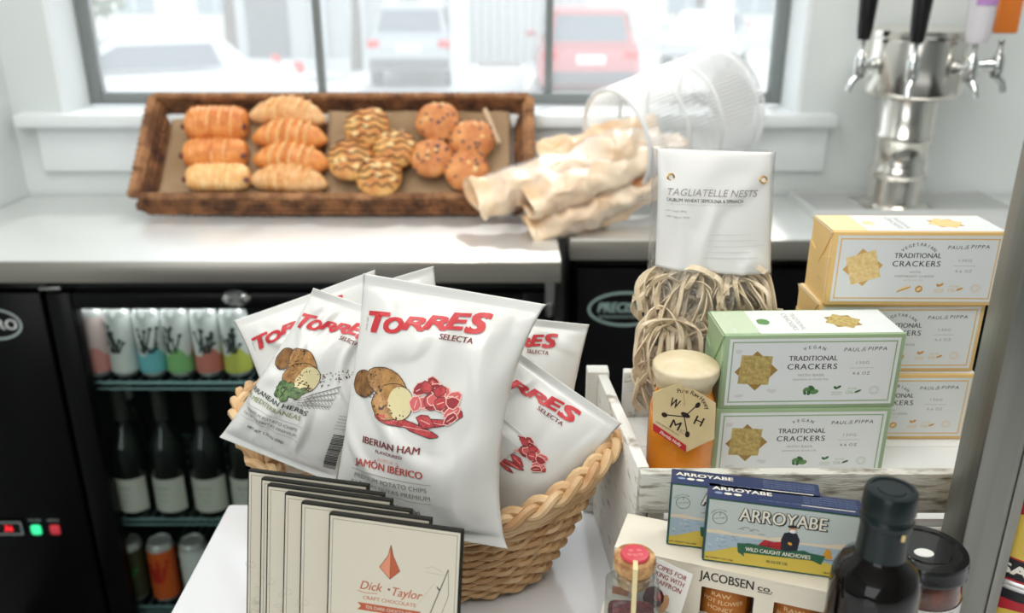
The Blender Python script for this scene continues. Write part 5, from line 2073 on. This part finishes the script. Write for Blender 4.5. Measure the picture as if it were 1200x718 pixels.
    g.emit('top_print', t, flatmap((0, 0, H_), (1, 0, 0), (0, 1, 0)), lift=.0002, step=.00004)
    return t


ayaw = R(-13)
pf = at_drop(829, 582, .449 - .061)
anchovy('front anchovy pack with the fisherman and green banner fully visible', (pf.x, pf.y, jt + .0003), ayaw)
pf2 = at_drop(786, 565, .449 - .061)
anchovy('rear anchovy pack mostly covered by the front one', (pf2.x, pf2.y, jt + .0003), ayaw + R(1))

# ------------------------------------------------------------------ riser with the front row
RT = H - .50
q0 = at_drop(713, 690, .50)
t = thing('display_riser', 'pale display riser board in front of the gift carton', 'riser', (q0.x, q0.y, TT), (0, 0, jyaw))
M_ris = mat('pale taupe board', (204, 198, 188), rough=.5)
MB().span((0, -.17, RT - TT - .012), (.285, 0, RT - TT), bev=.001).build('shelf_board', M_ris, t)
MB().span((.004, -.166, 0), (.014, -.004, RT - TT - .012)).build('side_panel', M_ris, t, smooth=0)
MB().span((.271, -.166, 0), (.281, -.004, RT - TT - .012)).build('side_panel', M_ris, t, smooth=0)

# saffron jar
M_jar = film('clear jar glass', (240, 246, 246), gloss=.3, rough=.03, haze=.04)
M_cork = mat('cork', (206, 166, 116), rough=.9, rgb2=(150, 106, 66), vscale=130, bump=.5, bscale=200)
sj = at_y(741, 700, .535)
sp_ = Vector((sj.x, .535, RT))
t = thing('saffron_jar', 'small square glass jar of saffron with a cork and red wax seal', 'jar', sp_, (0, 0, R(-6)))
S2 = .0205


def sq(w_, z, k=.006):
    out = []
    for cx_, cy_, a0 in ((w_ - k, w_ - k, 0), (-w_ + k, w_ - k, 90), (-w_ + k, -w_ + k, 180), (w_ - k, -w_ + k, 270)):
        for j in range(4):
            a = R(a0 + j * 30)
            out.append(Vector((cx_ + k * math.cos(a), cy_ + k * math.sin(a), z)))
    return out


def ringloft(rings):
    m = MB()
    n = len(rings[0])
    vs = [q for r_ in rings for q in r_]
    fs = [(i * n + j, i * n + (j + 1) % n, (i + 1) * n + (j + 1) % n, (i + 1) * n + j) for i in range(len(rings) - 1) for j in range(n)]
    fs += [tuple(range(n)), tuple((len(rings) - 1) * n + j for j in range(n))]
    return m.add(vs, fs)


JHh = .084
ringloft([sq(S2 - .001, .0005), sq(S2, .003), sq(S2, JHh - .020), sq(S2 - .002, JHh - .015, .009), sq(S2 - .005, JHh - .010, .0120), sq(S2 - .0065, JHh - .0075, .0135), sq(S2 - .0065, JHh - .0045, .0135), sq(S2 - .0035, JHh - .0035, .0165), sq(S2 - .0032, JHh - .001, .0168), sq(S2 - .0045, JHh, .0155)]).build('glass_body', M_jar, t, smooth=60)
m = ringloft([sq(S2 - .003, .004), sq(S2 - .003, JHh - .044), sq(S2 - .008, JHh - .040, .006)])
m.build('saffron', mat('saffron threads', (120, 30, 28), rough=.8, rgb2=(70, 14, 18), vscale=220, bump=1, bscale=400), t)
rnd = random.Random(3)
m = MB()
for i in range(160):
    a = Vector((rnd.uniform(-.016, .016), rnd.uniform(-.0175, -.012), rnd.uniform(.006, JHh - .038)))
    d = Vector((rnd.gauss(0, 1), 0, rnd.gauss(0, 1))).normalized() * .004
    m.tube([a - d, a + Vector((0, -.0006, 0)), a + d], .0004, n=3, caps=False)
tag(m.build('saffron_thread', mat('saffron threads bright', (156, 40, 30), rough=.7), t, recalc=False), kind='stuff')
MB().lathe([(0, JHh - .012), (.0118, JHh - .012), (.0132, JHh), (.0150, JHh + .001), (.0158, JHh + .010), (.0150, JHh + .0118), (0, JHh + .0118)], n=36).build('cork', M_cork, t)
m = MB()
m.lathe([(0, JHh + .0113), (.0102, JHh + .0113), (.0110, JHh + .0130), (.0100, JHh + .0146), (.0075, JHh + .0140), (0, JHh + .0143)], n=30)
m.build('wax_seal', mat('red wax', (206, 70, 82), rough=.3, coat=.4), t)
g = Ink()
for i, (x, y) in enumerate(((-.003, .002), (.003, .003), (0, -.003), (.004, -.002), (-.004, -.003))):
    g.ring(x, y, .0016, .0013, .0004, ink('wax light', (240, 170, 174)), 1, n=10)
g.emit('seal_mark', t, flatmap((0, 0, JHh + .0145), (1, 0, 0), (0, 1, 0)), lift=.0002)
m = MB()
m.add([Vector(q) for q in ((-.0018, -.0100, JHh + .0150), (.0018, -.0100, JHh + .0150), (.0018, -.0166, JHh + .0118), (-.0018, -.0166, JHh + .0118), (.0018, -.0172, JHh - .001), (-.0018, -.0172, JHh - .001), (.0018, -S2 - .0006, JHh - .020), (-.0018, -S2 - .0006, JHh - .020), (.0018, -S2 - .0006, .035), (-.0018, -S2 - .0006, .035))],
      [(0, 1, 2, 3), (3, 2, 4, 5), (5, 4, 6, 7), (7, 6, 8, 9)])
o = m.build('paper_strip', mat('strip pale', (226, 210, 160), rough=.5), t, recalc=False)
m = MB().lathe([(0, 0), (.0165, 0), (.0165, .0005), (0, .0005)], n=36, M=Matrix.Translation((0, -S2 - .0008, .032)) @ Matrix.Rotation(PI / 2, 4, 'X'))
tg = m.build('round_tag', mat('kraft tag', (226, 210, 170)), t)
g = Ink()
g.text('matiz', 0, .041, .0042, I_bk, w=.0145, shear=.2, bold=.01)
g.text('AZAFRAN', 0, .034, .003, I_bk, w=.018)
g.emit('tag_lettering', t, lambda x, y, o_: Vector((x, -S2 - .0014 - o_, y)), lift=.0001)

# recipe card
cpts = [(757, 648), (812, 673), (797, 722), (735, 700)]
cw = [at_y(u, v, y) for (u, v), y in zip(cpts, (.572, .560, .553, .565))]
t = thing('recipe_card', 'small white recipe card with dark red text tucked behind the saffron jar', 'card', cw[3])
a_, b_, c_, d_ = [q - cw[3] for q in cw]
n_ = (b_ - a_).cross(d_ - a_).normalized()
if n_.y > 0:
    n_ = -n_
m = MB().add([a_, b_, c_, d_] + [q - n_ * .0006 for q in (a_, b_, c_, d_)], [(0, 1, 2, 3), (4, 5, 6, 7), (0, 1, 5, 4), (1, 2, 6, 5), (2, 3, 7, 6), (3, 0, 4, 7)])
m.build('card', mat('card white', (228, 226, 220), rough=.5), t, smooth=0)
cx_ = (b_ - a_).normalized()
cy_ = n_.cross(cx_).normalized()
WC = (b_ - a_).length
g = Ink()
for k, s_ in enumerate(('RECIPES FOR', 'COOKING WITH', 'SAFFRON')):
    g.text(s_, WC - .003, -.0055 - k * .0058, .0038, ink('card maroon', (140, 44, 50)), align='r', w=(.030, .034, .021)[k], bold=.015)
g.ell(WC - .021, -.031, .008, .0095, ink('card dark food', (70, 26, 24)), 1, jit=.2, n=14)
g.ell(WC - .018, -.029, .003, .004, ink('card red food', (170, 40, 34)), 2, jit=.2, n=10)
g.ell(WC - .012, -.033, .004, .009, ink('card tan', (196, 150, 110)), 0, jit=.2, n=10)
g.emit('card_print', t, lambda x, y, o_: a_ + cx_ * x + cy_ * y + n_ * o_, lift=.0002)

# dark bottle
bp = at_y(1033, 640, .478)
bp = Vector((bp.x, .478, RT))
ztop = at_y(1035, 572, .478).z - RT
M_dkgl = mat('black brown bottle glass', (8, 5, 4), rough=.04, coat=.1, spec=.4)
M_caps = mat('dark green capsule', (15, 27, 28), rough=.3, coat=.0, spec=.4)
t = thing('dark_bottle', 'black glass bottle with a dark green sealed cap in front of the anchovy packs', 'bottle', bp)
z = ztop
MB().lathe([(0, .002), (0.0258, 0), (0.0288, .005), (0.0288, z - .075), (0.0279, z - .066), (0.0237, z - .057), (0.0176, z - .052), (0.0153, z - .047), (0.0146, z - .030), (0, z - .03)], n=48).build('glass_body', M_dkgl, t)
MB().lathe([(0.0163, z - .0545), (0.0160, z - .048), (0.0157, z - .036), (0.0155, z - .0255), (0.0168, z - .0245), (0.0169, z - .021), (0.0161, z - .020), (0.0160, z - .0165), (0.0169, z - .0155), (0.0165, z - .003), (0.0155, z - .0003), (0.0129, z), (0.0127, z - .0008), (0.0090, z - .0008), (0.0086, z - .0002), (0, z)], n=48).build('cap_capsule', M_caps, t)
MB().box((.0045, -.0167, z - .0268), (.0022, .0008, .0045)).build('gold_mark', mat('gold mark', (214, 190, 130), rough=.4), t)

# dark jar beside it
jp = at_y(1080, 665, .545)
jr = .0315
jz = at_y(1087, 642, .545).z - RT
jp = Vector((jp.x, .545, RT))
t = thing('preserve_jar', 'preserve jar with a black metal lid between the dark bottle and the steel post', 'jar', jp)
MB().lathe([(0, .001), (jr * .85, .0), (jr * .96, .005), (jr * .96, jz - .028), (jr * .90, jz - .018), (jr * .86, jz - .014), (0, jz - .014)], n=48).build('preserve', mat('brown preserve', (112, 56, 34), rough=.08, rgb2=(52, 22, 16), vscale=60, coat=.8), t)
MB().lathe([(jr * .95, jz - .0145), (jr * 1.0, jz - .0135), (jr * 1.0, jz - .011), (jr * .985, jz - .010), (jr * .985, jz - .003), (jr * .95, jz), (jr * .80, jz + .0002), (jr * .78, jz - .0010), (jr * .60, jz - .0010), (jr * .58, jz), (0, jz + .0002)], n=48).build('lid', mat('black lid enamel', (20, 20, 21), rough=.22, coat=.4), t)
MB().lathe([(0, .0004), (.005, .0004), (.0052, 0), (0, 0)], n=20, ex=1.4, M=Matrix.Translation((-.004, -.006, jz + .0002))).build('round_sticker', mat('sticker white', (232, 232, 228), rough=.4), t)
g = Ink()
g.rect(-.045, .012, .060, jz - .034, ink('label white', (226, 226, 222)), 0)
g.text('OR', .006, jz - .043, .012, I_bk, w=.022, bold=.05)
g.emit('label_paper', t, cylmap(jr * .97), cell=.005, lift=.0003)

# ------------------------------------------------------------------ steel post
pL = at_y(1127, 640, .565)
M_post = mat('brushed post steel', (150, 150, 144), rough=.36, metal=.9, bump=.08, bscale=160, stretch=(1, 1, .04), rgb2=(118, 118, 112), vscale=26)
t = thing('steel_post', 'square brushed stainless steel post standing at the right of the display', 'post', (pL.x, .565, TT))
PH_ = .75
MB().span((0, 0, 0.004), (.041, .034, PH_), bev=.0025).build('tube', M_post, t, smooth=30)
MB().span((-.012, -.010, 0), (.053, .044, .004), bev=.0015).build('base_plate', M_post, t)
MB().span((.0305, -.0012, .004), (.0325, 0, PH_), bev=.0004).build('weld_seam', M_post, t)

# ------------------------------------------------------------------ tins at the far right
tp = at_y(1194, 640, .60)
TX, TYY, TR_ = tp.x + .010, .603, .046
m = thing('wooden_plinth', 'low white block under the stack of striped tins', 'plinth', (TX - .055, TYY - .052, TT))
TB = H - .459 - .089
MB().span((0, 0, 0), (.115, .104, TB - TT), bev=.002).build('block', M_crate_in, m)
I_ty = mat('tin yellow', (206, 178, 78), rough=.35)
I_tr = mat('tin red', (168, 32, 44), rough=.35)
I_tk = mat('tin black', (22, 24, 30), rough=.35)
for k, lb in enumerate(('striped yellow, red and black tin at the bottom of the stack', 'striped yellow, red and black tin in the middle of the stack', 'striped yellow, red and black tin on top of the stack')):
    t = thing('fish_tin', lb, 'tin', (TX, TYY, TB + k * .0895), (0, 0, R(-8)), 'striped tins stacked behind the steel post')
    Ht = .089
    MB().lathe([(0, .002), (TR_ * .93, .002), (TR_, 0), (TR_ * 1.01, .0015), (TR_, .003), (TR_ * .985, .004), (TR_ * .985, Ht - .004), (TR_, Ht - .003), (TR_ * 1.01, Ht - .0015), (TR_, Ht), (TR_ * .93, Ht - .002), (0, Ht - .002)], n=56).build('can_body', M_alu, t)
    g = Ink()
    c = PI * TR_ * .97
    g.rect(-c, .004, c, .006, I_tr, 0)
    g.rect(-c, .006, c, .024, I_tk, 0)
    g.rect(-c, .024, c, .0255, I_tr, 0)
    g.rect(-c, .0255, c, .058, I_ty, 0)
    g.rect(-c, .058, c, .076, I_tr, 0)
    g.rect(-c, .076, c, .085, I_tk, 0)
    pts = [(-.05, .058)] + [(-.05 + .012 * i, .058 + .010 * math.sin(PI * i / 6)) for i in range(1, 6)] + [(.022, .058)]
    g.poly(pts, I_ty, 1)
    g.text('SAIL', -.020, .0150, .0085, ink('tin white', (232, 228, 214)), w=.034, bold=.05)
    g.emit('printed_wrap', t, cylmap(TR_ * .985), cell=.006, lift=.0004)
